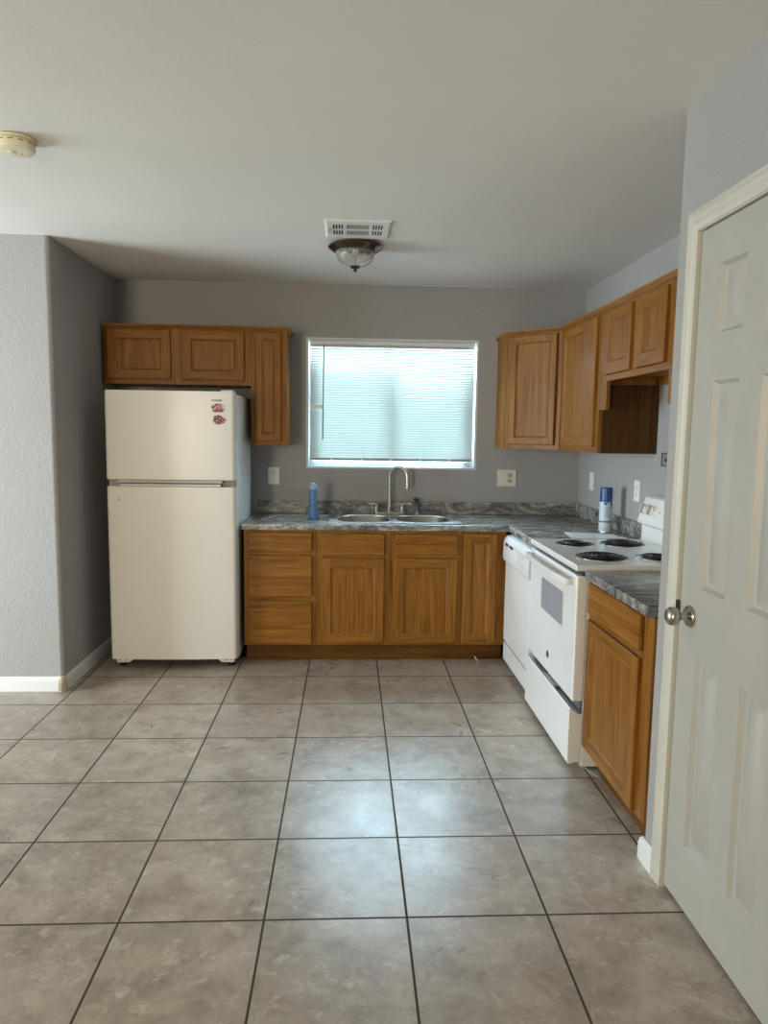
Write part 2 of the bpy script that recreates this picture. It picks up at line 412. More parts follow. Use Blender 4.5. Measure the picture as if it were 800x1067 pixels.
# casing as mitred moulding: jamb side, head
def casing(b):
    w0, w1 = 0.0, 0.072
    oy, iy = -2.832, -2.892; oz, iz = 2.138, 2.076
    oy2, iy2 = -3.572, -3.512
    prof = [(0.0, 0.008), (0.08, 0.014), (0.28, 0.017), (0.36, 0.012), (0.58, 0.012), (0.66, 0.015), (0.78, 0.0095), (1.0, 0.008)]  # outer -> inner
    def loop(fr):
        y = oy+(iy-oy)*fr; z = oz+(iz-oz)*fr; y2 = oy2+(iy2-oy2)*fr
        return [(y, 0.0), (y, z), (y2, z), (y2, 0.0)]
    rows = [[(XP, y, z) for y, z in loop(0.0)]]
    for fr, th in prof: rows.append([(XP-th, y, z) for y, z in loop(fr)])
    rows.append([(XP+0.02, y, z) for y, z in loop(1.0)])
    fs = []
    for r0, r1 in zip(rows, rows[1:]):
        for i in range(3): fs.append((r0[i], r0[i+1], r1[i+1], r1[i]))
    tb_faces = fs
    b.quads(tb_faces)
    # close bottoms
    for i in (0, 3): b.quads([[r[i] for r in rows]])
casing(b)
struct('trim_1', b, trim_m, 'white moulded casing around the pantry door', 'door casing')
b = B()
b.box(XP-0.004, XP+0.10, -2.880, -2.8935, 0, 2.083).box(XP-0.004, XP+0.10, -3.507, -3.525, 0, 2.083).box(XP-0.004, XP+0.10, -2.8935, -3.507, 2.072, 2.085)
b.box(XP+0.050, XP+0.085, -2.8935, -2.904, 0, 2.072).box(XP+0.050, XP+0.085, -3.496, -3.507, 0, 2.072).box(XP+0.050, XP+0.085, -2.904, -3.496, 2.058, 2.072)
struct('trim_2', b, trim_m, 'white jamb lining the pantry doorway', 'door jamb')

SX = XP+0.006   # slab face
def panel_door(x, xback, y0, y1, z0, z1, panels):
    """slab facing -x; panels: rect holes (ya, yb, za, zb) with sticking and raised field"""
    b = B()
    ys = sorted({y0, y1} | {p[0] for p in panels} | {p[1] for p in panels}, reverse=True)
    zs = sorted({z0, z1} | {p[2] for p in panels} | {p[3] for p in panels})
    def inside(y, z): return any(p[1] < y < p[0] and p[2] < z < p[3] for p in panels)
    fs = []
    for ya, yb in zip(ys, ys[1:]):
        for za, zb in zip(zs, zs[1:]):
            if not inside((ya+yb)/2, (za+zb)/2): fs.append(((x, ya, za), (x, yb, za), (x, yb, zb), (x, ya, zb)))
    for p in panels:
        loops = []
        for ins, dep in ((0, 0), (0.004, 0.001), (0.014, 0.015), (0.020, 0.016), (0.030, 0.015), (0.046, 0.003), (0.046, 0.003)):
            ya, yb, za, zb = p[0]-ins, p[1]+ins, p[2]+ins, p[3]-ins
            loops.append([(x+dep, ya, za), (x+dep, yb, za), (x+dep, yb, zb), (x+dep, ya, zb)])
        loops.pop()
        for l0, l1 in zip(loops, loops[1:]):
            for i in range(4): j = (i+1) % 4; fs.append((l0[i], l0[j], l1[j], l1[i]))
        fs.append(tuple(loops[-1]))
    b.quads(fs)
    c = [(x, y0, z0), (x, y1, z0), (x, y1, z1), (x, y0, z1)]; d = [(xback, q[1], q[2]) for q in c]
    sides = [(c[i], c[(i+1) % 4], d[(i+1) % 4], d[i]) for i in range(4)]; b.quads(sides + [tuple(d)])
    return b
pn = []
for ya, yb in ((-3.003, -3.150), (-3.250, -3.393)):
    for za, zb in ((0.205, 0.813), (1.014, 1.630), (1.755, 1.957)): pn.append((ya, yb, za, zb))
dr = thing('door_1', 'white six-panel pantry door with round nickel knob', 'door', (SX, -2.896, 0.012), kind='structure')
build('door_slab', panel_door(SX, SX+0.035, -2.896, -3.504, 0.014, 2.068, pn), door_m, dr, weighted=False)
ky, kz = -2.962, 0.924
b = B().lathe((SX, ky, kz), [(0.0335, 0), (0.0335, 0.004), (0.030, 0.009), (0.018, 0.012), (0.0125, 0.016), (0.0115, 0.030), (0.0145, 0.036), (0.0235, 0.041), (0.0285, 0.050), (0.0285, 0.060), (0.024, 0.069), (0.014, 0.074), (0, 0.075)], 40, (-1, 0, 0))
k = build('door_knob', b, nickel_m, dr); k['label'] = 'round brushed nickel knob'
b = B().box(SX-0.012, SX+0.004, -2.8925, -2.8955, kz-0.030, kz+0.030, 0.001).box(SX-0.014, SX-0.0005, -2.8905, -2.8945, kz+0.008, kz+0.036, 0.001)
k = build('strike_plate', b, bronze_m, dr); k['label'] = 'dark metal strike plate on the jamb edge'

# ------------------------------------------------------------------ window and blind
wn = thing('window_1', 'white vinyl kitchen window behind a lowered white mini blind', 'window', (0.297, 0.05, WB), kind='structure')
b = B()
lw = 0.016
for a in ((WL, WL+lw, -0.003, T, WB, WT), (WR-lw, WR, -0.003, T, WB, WT), (WL+lw, WR-lw, -0.003, T, WT-lw, WT), (WL+lw, WR-lw, -0.003, T, WB, WB+lw)): b.box(*a, bev=0.002)
build('window_reveal', b, vinyl_m, wn)
fy0, fy1 = 0.085, 0.14
def ring(b, x0, x1, z0, z1, w, y0, y1, bev=0.003):
    b.box(x0, x0+w, y0, y1, z0, z1, bev).box(x1-w, x1, y0, y1, z0, z1, bev).box(x0+w, x1-w, y0, y1, z1-w, z1, bev).box(x0+w, x1-w, y0, y1, z0, z0+w, bev)
    return b
build('window_frame', ring(B(), WL+lw, WR-lw, WB+lw, WT-lw, 0.032, fy0, fy1), vinyl_m, wn)
mx = (WL+WR)/2
s1 = build('sash', ring(B(), WL+0.05, mx+0.02, WB+0.05, WT-0.05, 0.03, 0.092, 0.112), vinyl_m, wn)
s2 = build('sash', ring(B(), mx-0.02, WR-0.05, WB+0.05, WT-0.05, 0.03, 0.114, 0.134), vinyl_m, wn)
build('glass_pane', B().box(WL+0.08, mx-0.01, 0.100, 0.104, WB+0.08, WT-0.08), glass_m, s1)
build('glass_pane', B().box(mx+0.01, WR-0.08, 0.122, 0.126, WB+0.08, WT-0.08), glass_m, s2)
build('sash_latch', B().box(WR-0.075, WR-0.03, 0.070, 0.090, WB+0.022, WB+0.055, 0.004), grey_p, wn)

bl = thing('window_blind', 'white horizontal mini blind lowered over the kitchen window, glowing with daylight', 'blind', (0.297, 0.02, WB))
bx0, bx1 = WL+0.026, WR-0.030
zt, zb = WT-0.040, WB+0.066
build('head_rail', B().box(bx0-0.004, bx1+0.006, 0.012, 0.042, zt-0.004, zt+0.022, 0.003), plastic_w, bl)
b = B(); ns = 45; th = math.radians(58); dep = 0.0255
zs0, zs1 = zb+0.016, zt-0.012
for i in range(ns):
    f = i/(ns-1); z = zs0+(zs1-zs0)*f; sag = 0.0
    pr = []
    for k in range(5):
        u = -dep/2+dep*k/4; cr = 0.0016*(1-(2*k/4-1)**2)
        pr.append((0.027+u*math.cos(th)-cr*math.sin(th), z+u*math.sin(th)+cr*math.cos(th)))
    top = [(y, zz) for y, zz in pr]; bot = [(y+0.0002, zz-0.0004) for y, zz in pr][::-1]
    b.prism(top+bot, 'x', bx0, bx1)
sl = build('slats', b, slat_m, bl, weighted=False)
build('bottom_rail', B().box(bx0, bx1, 0.016, 0.038, zb-0.008, zb+0.006, 0.003), plain('bottom_rail_vinyl', (0.36, 0.37, 0.33), 0.5), bl)
for fx in (0.13, 0.32, 0.50, 0.68, 0.86):
    x = bx0+(bx1-bx0)*fx
    b = B().box(x-0.0007, x+0.0007, 0.0105, 0.0118, zb, zt).box(x-0.0007, x+0.0007, 0.0425, 0.0435, zb, zt).box(x-0.007, x+0.007, 0.0125, 0.041, zb-0.011, zb+0.004, 0.002)
    build('ladder_cord', b, plastic_w, bl)
wx = bx0+0.095
build('tilt_wand', B().cyl((wx, 0.004, zt-0.01), (wx-0.006, 0.001, zt-0.66), 0.004, 0.0045, 8), plain('clear_grey_wand', (0.16, 0.20, 0.20), 0.3), bl)
build('warning_tag', B().box(bx0+0.002, wx-0.012, 0.004, 0.0052, WB+0.417, WB+0.440).prism([(wx-0.012, WB+0.4175), (wx-0.002, WB+0.426), (wx-0.002, WB+0.432), (wx-0.012, WB+0.4395)], 'y', 0.004, 0.0052), plain('tag_white', (0.85, 0.88, 0.90), 0.4), bl)

# ------------------------------------------------------------------ cabinet helpers
class Plane:
    """local frame on a vertical cabinet face: P(u along face, z, t outward)"""
    def __init__(s, o, u, n): s.o, s.u, s.n = Vector((o[0], o[1], 0)), Vector((u[0], u[1], 0)).normalized(), Vector((n[0], n[1], 0)).normalized()
    def P(s, u, z, t): return s.o + s.u*u + s.n*t + Vector((0, 0, z))
    def slab(s, b, u0, u1, z0, z1, t0, t1, bev=0.0, mi=0):
        tb = bmesh.new()
        vs = [tb.verts.new(s.P(u, z, t)) for t in (t0, t1) for u, z in ((u0, z0), (u1, z0), (u1, z1), (u0, z1))]
        for f in ((0, 1, 2, 3), (4, 5, 6, 7), (0, 1, 5, 4), (1, 2, 6, 5), (2, 3, 7, 6), (3, 0, 4, 7)): tb.faces.new([vs[i] for i in f])
        bmesh.ops.recalc_face_normals(tb, faces=tb.faces[:])
        if bev: bmesh.ops.bevel(tb, geom=tb.edges[:], offset=bev, segments=2, profile=0.5, affect='EDGES', clamp_overlap=True)
        b._merge(tb, mi)
    def door(s, u0, u1, z0, z1, fw=0.056, t=0.019, raised=False):
        """frame-and-panel door; slots 0 stile/panel, 1 rail"""
        b = B(); e = 0.005
        def lp(i, tt): return [s.P(u0+i, z0+i, tt), s.P(u1-i, z0+i, tt), s.P(u1-i, z1-i, tt), s.P(u0+i, z1-i, tt)]
        def band(l0, l1, mi): b.quads([(l0[i], l0[(i+1) % 4], l1[(i+1) % 4], l1[i]) for i in range(4)], mi)
        L0, L1, L2 = lp(0, 0.0005), lp(0, t-e), lp(e*0.45, t-e*0.3); L3 = lp(e*1.3, t)
        band(L0, L1, 0); band(L1, L2, 0); band(L2, L3, 0)
        q = e*1.3
        # front faces: stiles full height, rails between
        b.quads([(s.P(u0+q, z0+q, t), s.P(u0+fw, z0+q, t), s.P(u0+fw, z1-q, t), s.P(u0+q, z1-q, t)), (s.P(u1-fw, z0+q, t), s.P(u1-q, z0+q, t), s.P(u1-q, z1-q, t), s.P(u1-fw, z1-q, t))], 0)
        b.quads([(s.P(u0+fw, z0+q, t), s.P(u1-fw, z0+q, t), s.P(u1-fw, z0+fw, t), s.P(u0+fw, z0+fw, t)), (s.P(u0+fw, z1-fw, t), s.P(u1-fw, z1-fw, t), s.P(u1-fw, z1-q, t), s.P(u0+fw, z1-q, t))], 1)
        A0, A1, A2 = lp(fw, t), lp(fw+0.005, t-0.003), lp(fw+0.011, t-0.0095)
        band(A0, A1, 0); band(A1, A2, 0)
        if raised:
            A3, A4 = lp(fw+0.016, t-0.0095), lp(fw+0.030, t-0.004); band(A2, A3, 0); band(A3, A4, 0); b.quads([A4], 0)
        else: b.quads([A2], 0)
        b.quads([L0[::-1]], 0)
        return b
    def drawer(s, u0, u1, z0, z1, t=0.019):
        b = B(); e = 0.006
        s.slab(b, u0, u1, z0, z1, 0.0005, t, e, 0); return b
def frame(pl, uprights, rails, t0=-0.019, t1=0.0):
    """face frame: uprights (u0,u1,z0,z1) slot 0; rails slot 1"""
    b = B()
    for r in uprights: pl.slab(b, *r, t0, t1, 0.001, 0)
    for r in rails: pl.slab(b, *r, t0, t1, 0.001, 1)
    return b

# ---- upper cabinets, left
UB, UT = 1.373, 2.128
pl = Plane((0, -0.325), (1, 0), (0, -1))
c = thing('wall_cabinet', 'short two-door oak wall cabinet above the refrigerator', 'cabinet', (-1.10, 0, 1.757))
build('cabinet_body', B().box(-1.570, -0.641, -0.306, -0.002, 1.757, UT, 0.001), oak_v, c)
build('face_frame', frame(pl, [(-1.572, -1.535, 1.757, UT), (-1.160, -1.065, 1.757, UT), (-0.690, -0.641, 1.757, UT)], [(-1.535, -1.160, 1.757, 1.797), (-1.535, -1.160, 2.090, UT), (-1.065, -0.690, 1.757, 1.797), (-1.065, -0.690, 2.090, UT)]), [oak_v, oak_x], c)
build('door', pl.door(-1.545, -1.148, 1.789, 2.102), [oak_v, oak_x], c)
build('door', pl.door(-1.077, -0.680, 1.787, 2.100), [oak_v, oak_x], c)
c = thing('wall_cabinet', 'tall narrow oak wall cabinet between refrigerator and window', 'cabinet', (-0.52, 0, UB))
build('cabinet_body', B().box(-0.639, -0.410, -0.306, -0.002, UB, UT, 0.001), oak_v, c)
build('face_frame', frame(pl, [(-0.640, -0.600, UB, UT), (-0.455, -0.409, UB, UT)], [(-0.600, -0.455, UB, 1.42), (-0.600, -0.455, 2.085, UT)]), [oak_v, oak_x], c)
build('door', pl.door(-0.612, -0.445, 1.405, 2.096, 0.042), [oak_v, oak_x], c)
cp = [(0.0, 0.006), (0.007, 0.006), (0.010, 0.013), (0.020, 0.019), (0.023, 0.025), (0.023, 0.029), (0.0, 0.029)]
cpl = [(o, z+UT-0.026) for o, z in cp]
tag(build('crown_moulding', B().sweep([(-1.575, -0.326), (-0.408, -0.326), (-0.408, -0.003)], cpl), oak_x), 'thin oak crown moulding along the top of the left wall cabinets', 'moulding')

# ---- upper cabinets, right
FX = 1.316
D0, D1 = (1.031, -0.305), (1.316, -0.590)
c = thing('corner_wall_cabinet', 'diagonal oak corner wall cabinet right of the window', 'cabinet', (1.45, -0.2, UB))
build('cabinet_body', B().prism([(1.031, -0.002), (1.031, -0.292), (1.044, -0.305+0.013), (1.329, -0.577), (1.329, -0.589), (XR-0.002, -0.589), (XR-0.002, -0.002)], 'z', UB, UT), oak_v, c)
ln = math.hypot(D1[0]-D0[0], D1[1]-D0[1])
pd = Plane(D0, (D1[0]-D0[0], D1[1]-D0[1]), (-1, -1))
build('face_frame', frame(pd, [(0.0, 0.045, UB, UT), (ln-0.045, ln-0.002, UB, UT)], [(0.045, ln-0.045, UB, 1.412), (0.045, ln-0.045, 2.088, UT)]), [oak_v, oak_d], c)
build('door', pd.door(0.033, ln-0.034, 1.404, 2.098, 0.043), [oak_v, oak_d], c)
py = Plane((FX, 0), (0, -1), (-1, 0))     # u = -y
c = thing('wall_cabinet', 'tall single-door oak wall cabinet on the right wall beside the corner', 'cabinet', (1.48, -0.95, UB))
build('cabinet_body', B().box(FX+0.019, XR-0.002, -0.592, -1.270, UB, UT, 0.001), oak_v, c)
k = build('side_panel', B().box(FX+0.019, XR-0.006, -1.2705, -1.283, UB, UT-0.002), oak_dark, c); k['label'] = 'dark end panel facing the range'
build('face_frame', frame(py, [(0.594, 0.675, UB, UT), (1.232, 1.284, UB, UT)], [(0.675, 1.232, UB, 1.42), (0.675, 1.232, 2.086, UT)]), [oak_v, oak_y], c)
build('door', py.door(0.648, 1.238, 1.405, 2.096, 0.046), [oak_v, oak_y], c)
c = thing('wall_cabinet', 'short two-door oak wall cabinet above the range', 'cabinet', (1.48, -1.75, 1.75))
b = B().box(FX+0.019, XR-0.002, -1.286, -1.380, 1.775, UT).box(FX+0.019, XR-0.002, -2.115, -2.186, 1.752, UT).box(FX+0.019, XR-0.002, -1.380, -2.115, 1.775, 1.787).box(FX+0.019, XR-0.002, -1.380, -2.115, UT-0.014, UT).box(XR-0.014, XR-0.002, -1.380, -2.115, 1.787, UT-0.014)
b.box(XR-0.022, XR-0.002, -1.285, -2.115, 1.735, 1.7745).box(FX+0.02, XR-0.03, -1.2865, -1.300, 1.735, 1.7745)
build('cabinet_body', b, oak_v, c)
build('face_frame', frame(py, [(1.2855, 1.392, 1.752, UT), (1.690, 1.785, 1.752, UT), (2.065, 2.186, 1.752, UT)], [(1.392, 1.690, 1.752, 1.790), (1.392, 1.690, 2.078, UT), (1.785, 2.065, 1.752, 1.790), (1.785, 2.065, 2.078, UT)]), [oak_v, oak_y], c)
build('bottom_rail', frame(py, [], [(1.392, 2.186, 1.742, 1.772)], 0.0005, 0.012), [oak_v, oak_y], c)
build('door', py.door(1.378, 1.706, 1.776, 2.088, 0.056), [oak_v, oak_y], c)
build('door', py.door(1.768, 2.078, 1.776, 2.088, 0.056), [oak_v, oak_y], c)
build('filler_strip', frame(py, [(1.288, 1.385, 1.60, 1.7515)], []), [oak_v, oak_y], c)
build('filler_strip', frame(py, [(2.100, 2.186, 1.60, 1.7515)], []), [oak_v, oak_y], c)
cpr = [(o*0.85, z+UT-0.026) for o, z in cp]
tag(build('crown_moulding', B().sweep([(1.0305, -0.003), (1.0305, -0.3055), (FX-0.0005, -0.5905), (FX-0.0005, -2.186)][::-1], [(-o, z) for o, z in cpr]), oak_y), 'thin oak crown moulding along the top of the right wall cabinets', 'moulding')

# ---- base cabinets, back run
CB, CT = 0.122, 0.856
pb = Plane((0, -0.61), (1, 0), (0, -1))
def base_body(x0, x1): return B().box(x0, x1, -0.590, -0.004, CB, CT-0.002)
def toe(x0, x1): return B().box(x0, x1, -0.535, -0.515, 0.0005, CB-0.001)
c = thing('base_cabinet', 'three-drawer oak base cabinet beside the refrigerator', 'cabinet', (-0.43, -0.3, 0))
build('cabinet_body', base_body(-0.651, -0.206), oak_v, c)
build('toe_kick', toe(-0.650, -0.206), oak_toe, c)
build('face_frame', frame(pb, [(-0.652, -0.612, CB, CT), (-0.238, -0.2045, CB, CT)], [(-0.612, -0.238, CB, 0.140), (-0.612, -0.238, 0.400, 0.445), (-0.612, -0.238, 0.690, 0.730), (-0.612, -0.238, 0.830, CT)]), [oak_v, oak_x], c)
for z0, z1 in ((0.722, 0.840), (0.437, 0.697), (0.132, 0.408)): build('drawer', pb.drawer(-0.622, -0.230, z0, z1), oak_x, c)
c = thing('sink_base_cabinet', 'two-door oak sink base cabinet with two false drawer fronts', 'cabinet', (0.24, -0.3, 0))
b = B().box(-0.204, -0.188, -0.590, -0.004, CB, CT-0.002).box(0.688, 0.704, -0.590, -0.004, CB, CT-0.002).box(-0.188, 0.688, -0.590, -0.004, CB, CB+0.016).box(-0.188, 0.688, -0.016, -0.004, CB+0.016, CT-0.002)
build('cabinet_body', b, oak_v, c)
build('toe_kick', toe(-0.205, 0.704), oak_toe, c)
build('face_frame', frame(pb, [(-0.204, -0.160, CB, CT), (0.214, 0.298, CB, CT), (0.680, 0.7035, CB, CT)], [(a, d, z0, z1) for a, d in ((-0.160, 0.214), (0.298, 0.680)) for z0, z1 in ((CB, 0.150), (0.670, 0.715), (0.825, CT))]), [oak_v, oak_x], c)
for a, d in ((-0.170, 0.223), (0.288, 0.686)):
    build('false_drawer_front', pb.drawer(a, d, 0.703, 0.835), oak_x, c)
for a, d in ((-0.170, 0.223), (0.288, 0.686)):
    build('door', pb.door(a, d, 0.138, 0.682, 0.056), [oak_v, oak_x], c)
c = thing('corner_base_cabinet', 'narrow single-door oak corner base cabinet beside the dishwasher', 'cabinet', (0.85, -0.3, 0))
build('cabinet_body', base_body(0.706, 0.995), oak_v, c)
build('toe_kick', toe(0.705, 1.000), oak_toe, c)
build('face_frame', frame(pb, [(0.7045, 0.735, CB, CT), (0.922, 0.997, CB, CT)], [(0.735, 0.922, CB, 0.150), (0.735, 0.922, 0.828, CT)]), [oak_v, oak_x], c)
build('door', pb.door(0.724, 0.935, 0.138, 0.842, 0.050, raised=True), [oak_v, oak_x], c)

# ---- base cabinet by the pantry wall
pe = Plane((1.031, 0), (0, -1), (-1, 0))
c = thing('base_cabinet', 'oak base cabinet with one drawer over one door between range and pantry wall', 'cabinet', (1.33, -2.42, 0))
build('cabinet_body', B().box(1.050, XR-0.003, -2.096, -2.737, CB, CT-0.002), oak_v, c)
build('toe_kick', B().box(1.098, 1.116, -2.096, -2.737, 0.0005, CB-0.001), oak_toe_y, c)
build('face_frame', frame(pe, [(2.094, 2.135, CB, CT), (2.640, 2.737, CB, CT)], [(2.135, 2.640, CB, 0.150), (2.135, 2.640, 0.675, 0.730), (2.135, 2.640, 0.830, CT)]), [oak_v, oak_y], c)
build('drawer', pe.drawer(2.118, 2.655, 0.718, 0.852), oak_y, c)
build('door', pe.door(2.118, 2.655, 0.132, 0.690, 0.058), [oak_v, oak_y], c)

# ------------------------------------------------------------------ countertops
CZ = 0.896; CH = 0.038
SX0, SX1, SY0, SY1 = -0.108, 0.696, -0.588, -0.062     # sink cut-out
def slab_with_hole(outer, hole, z0, z1, bev):
    tb = bmesh.new(); es = []
    for lp in (outer, hole):
        if not lp: continue
        vs = [tb.verts.new((p[0], p[1], z1)) for p in lp]
        es += [tb.edges.new((vs[i], vs[(i+1) % len(vs)])) for i in range(len(vs))]
    bmesh.ops.triangle_fill(tb, use_beauty=True, use_dissolve=False, edges=es)
    r = bmesh.ops.extrude_face_region(tb, geom=tb.faces[:])
    for v in [g for g in r['geom'] if isinstance(g, bmesh.types.BMVert)]: v.co.z = z0
    bmesh.ops.recalc_face_normals(tb, faces=tb.faces[:])
    if bev:
        ee = [e for e in tb.edges if len(e.link_faces) == 2 and e.calc_face_angle() > 1.0 and abs(e.verts[0].co.z-e.verts[1].co.z) < 1e-6]
        bmesh.ops.bevel(tb, geom=ee, offset=bev, segments=3, profile=0.5, affect='EDGES', clamp_overlap=True)
    b = B(); b._merge(tb, 0); return b
ct = thing('countertop', 'L-shaped grey stone-look countertop around the sink, with backsplash', 'countertop', (0.4, -0.3, CZ-CH))
outer = [(-0.662, -0.003), (-0.662, -0.635), (1.006, -0.635), (1.006, -1.300), (XR-0.003, -1.300), (XR-0.003, -0.003)]
hole = [(SX0, SY0), (SX1, SY0), (SX1, SY1), (SX0, SY1)]
build('counter_slab', slab_with_hole(outer, hole, CZ-CH, CZ, 0.005), counter_m, ct, weighted=False)
build('backsplash', B().box(-0.640, XR-0.003, -0.022, -0.003, CZ, 0.985, 0.003).box(XR-0.022, XR-0.003, -1.285, -0.022, CZ, 0.985, 0.003), counter_m, ct)
b = slab_with_hole([(1.006, -2.092), (1.006, -2.737), (XR-0.003, -2.737), (XR-0.003, -2.092)], None, CZ-CH, CZ, 0.005)
c = thing('countertop', 'short grey stone-look countertop between the range and the pantry wall', 'countertop', (1.3, -2.4, CZ-CH))
build('counter_slab', b, counter_m, c, weighted=False)
build('backsplash', B().box(XR-0.022, XR-0.003, -2.092, -2.737, CZ, 0.985, 0.003), counter_m, c)

# ------------------------------------------------------------------ sink, faucet, sprayer
def rrect(x0, x1, y0, y1, r, n=6):
    out = []
    for cx, cy, a0 in ((x1-r, y1-r, 0), (x0+r, y1-r, PI/2), (x0+r, y0+r, PI), (x1-r, y0+r, 1.5*PI)):
        for k in range(n+1): a = a0+PI/2*k/n; out.append((cx+r*math.cos(a), cy+r*math.sin(a)))
    return out
sk = thing('kitchen_sink', 'double-bowl stainless steel sink set into the grey countertop under the window', 'sink', (0.294, -0.325, CZ))
rz = CZ+0.007
bowls = [(-0.072, 0.272, -0.560, -0.165), (0.316, 0.660, -0.560, -0.165)]
tb = bmesh.new(); es = []
ol = rrect(-0.128, 0.716, -0.606, -0.042, 0.03)
def loop(pts, z):
    vs = [tb.verts.new((p[0], p[1], z)) for p in pts]
    return vs, [tb.edges.new((vs[i], vs[(i+1) % len(vs)])) for i in range(len(vs))]
vo, eo = loop(ol, rz); es += eo
bl_ = []
for q in bowls:
    v_, e_ = loop(rrect(*q, 0.125), rz); es += e_; bl_.append(v_)
bmesh.ops.triangle_fill(tb, use_beauty=True, edges=es)
vl, _ = loop(rrect(-0.131, 0.719, -0.609, -0.039, 0.033), CZ+0.0003)
n = len(vo)
for i in range(n): tb.faces.new((vo[i], vo[(i+1) % n], vl[(i+1) % n], vl[i]))
for f in tb.faces: f.material_index = 0
bmesh.ops.recalc_face_normals(tb, faces=tb.faces[:])
b = B(); b._merge(tb, 0)
build('sink_rim', b, steel_m, sk, weighted=False)
for q in bowls:
    tb = bmesh.new(); prev = None
    for ins, z, r in ((0, rz, 0.125), (0.003, rz-0.002, 0.123), (0.008, rz-0.010, 0.12), (0.018, rz-0.10, 0.115), (0.028, rz-0.15, 0.11), (0.05, rz-0.170, 0.10), (0.075, rz-0.176, 0.09)):
        vs = [tb.verts.new((p[0], p[1], z)) for p in rrect(q[0]+ins, q[1]-ins, q[2]+ins, q[3]-ins, r)]
        if prev:
            for i in range(len(vs)): j = (i+1) % len(vs); tb.faces.new((prev[i], prev[j], vs[j], vs[i]))
        prev = vs
    tb.faces.new(prev)
    b = B(); b._merge(tb, 0)
    bo = build('basin', b, basin_m, sk, weighted=False)
    cx, cy = (q[0]+q[1])/2, (q[2]+q[3])/2
    build('drain', B().lathe((cx, cy, rz-0.1755), [(0.042, 0), (0.042, 0.003), (0.034, 0.004), (0.030, 0.001), (0, 0.001)], 24), chrome_m, bo)

fx, fy = 0.280, -0.100
fc = thing('faucet', 'brushed nickel two-handle gooseneck faucet at the back of the sink', 'faucet', (fx, fy, rz))
tbp = rrect(fx-0.112, fx+0.112, fy-0.027, fy+0.027, 0.026)
b = B().prism(tbp, 'z', rz+0.0003, rz+0.018, 0.004)
build('deck_plate', b, nickel_m, fc)
dv = Vector((0.90, -0.44, 0)).normalized()
pts = [Vector((fx, fy, rz+0.010)), Vector((fx, fy, rz+0.12)), Vector((fx, fy, rz+0.235))]
R = 0.066; cz0 = rz+0.262; ctr = Vector((fx, fy, cz0)) + dv*R
for k in range(0, 15):
    a = PI - k*PI*1.0/14; pts.append(ctr + dv*R*math.cos(a) + Vector((0, 0, R*math.sin(a))))
pts += [pts[-1] + Vector((0.001, 0, -0.03)), pts[-1] + Vector((0.002, 0, -0.058))]
sp_ = build('spout', B().tube(pts, 0.0132, 16).lathe((fx, fy, rz+0.017), [(0.024, 0), (0.022, 0.012), (0.017, 0.022), (0.0135, 0.034)], 24), nickel_m, fc)
e = pts[-1]
build('aerator', B().cyl(e + Vector((0, 0, 0.004)), e + Vector((0, 0, -0.020)), 0.0158, 0.0148, 20), nickel_m, sp_)
for s in (-1, 1):
    hx = fx+s*0.090
    b = B().lathe((hx, fy, rz+0.017), [(0.023, 0), (0.021, 0.008), (0.016, 0.022), (0.015, 0.040), (0.017, 0.048), (0.013, 0.056), (0, 0.058)], 24)
    b.tube([(hx, fy, rz+0.062), (hx+s*0.018, fy-0.004, rz+0.071), (hx+s*0.042, fy-0.006, rz+0.073), (hx+s*0.060, fy-0.006, rz+0.068)], [0.011, 0.009, 0.007, 0.006], 12)
    build('lever_handle', b, nickel_m, fc)
qx, qy = 0.476, -0.098
sd = thing('side_sprayer', 'nickel side sprayer standing right of the faucet', 'sprayer', (qx, qy, rz))
build('sprayer_base', B().lathe((qx, qy, rz+0.0003), [(0.023, 0), (0.022, 0.008), (0.016, 0.016), (0.014, 0.020), (0, 0.020)], 24), nickel_m, sd)
build('sprayer_body', B().tube([(qx, qy, rz+0.018), (qx, qy, rz+0.055), (qx-0.001, qy-0.002, rz+0.085), (qx-0.004, qy-0.010, rz+0.102), (qx-0.014, qy-0.028, rz+0.112)], [0.0115, 0.0125, 0.014, 0.015, 0.0135], 16).tube([(qx-0.014, qy-0.028, rz+0.112), (qx-0.018, qy-0.036, rz+0.106)], [0.0135, 0.015], 16), plain('dark_nickel', (0.16, 0.155, 0.15), 0.25, metal=1.0), sd)

# ------------------------------------------------------------------ bottle, spray can, paper
bx, by = -0.235, -0.345
bt = thing('squeeze_bottle', 'slim translucent blue bottle standing on the counter left of the sink', 'bottle', (bx, by, CZ))
def oval_tower(rows, cx, cy, lean=0.0, n=24):
    tb = bmesh.new(); prev = None; z0 = rows[0][0]
    for z, rx, ry in rows:
        vs = [tb.verts.new((cx+lean*(z-z0)+rx*math.cos(2*PI*i/n), cy+ry*math.sin(2*PI*i/n), z)) for i in range(n)]
        if prev:
            for i in range(n): j = (i+1) % n; tb.faces.new((prev[i], prev[j], vs[j], vs[i]))
        else: tb.faces.new(vs)
        prev = vs
    tb.faces.new(prev); b = B(); b._merge(tb, 0); return b
z = CZ+0.0005
build('bottle_body', oval_tower([(z, 0.028, 0.018), (z+0.004, 0.0325, 0.021), (z+0.035, 0.033, 0.022), (z+0.075, 0.0285, 0.020), (z+0.11, 0.0265, 0.019), (z+0.15, 0.0275, 0.019), (z+0.195, 0.0275, 0.018)], bx, by, -0.03), bottle_m, bt)
build('bottle_cap', oval_tower([(z+0.1955, 0.0275, 0.018), (z+0.212, 0.0265, 0.018), (z+0.226, 0.021, 0.015), (z+0.234, 0.012, 0.009), (z+0.236, 0.004, 0.003)], bx, by, -0.03), plain('blue_cap', (0.30, 0.48, 0.78), 0.2), bt)
build('label_line', oval_tower([(z+0.086, 0.0284, 0.0203), (z+0.090, 0.0282, 0.0203)], bx-0.0026, by), blue_m, bt)

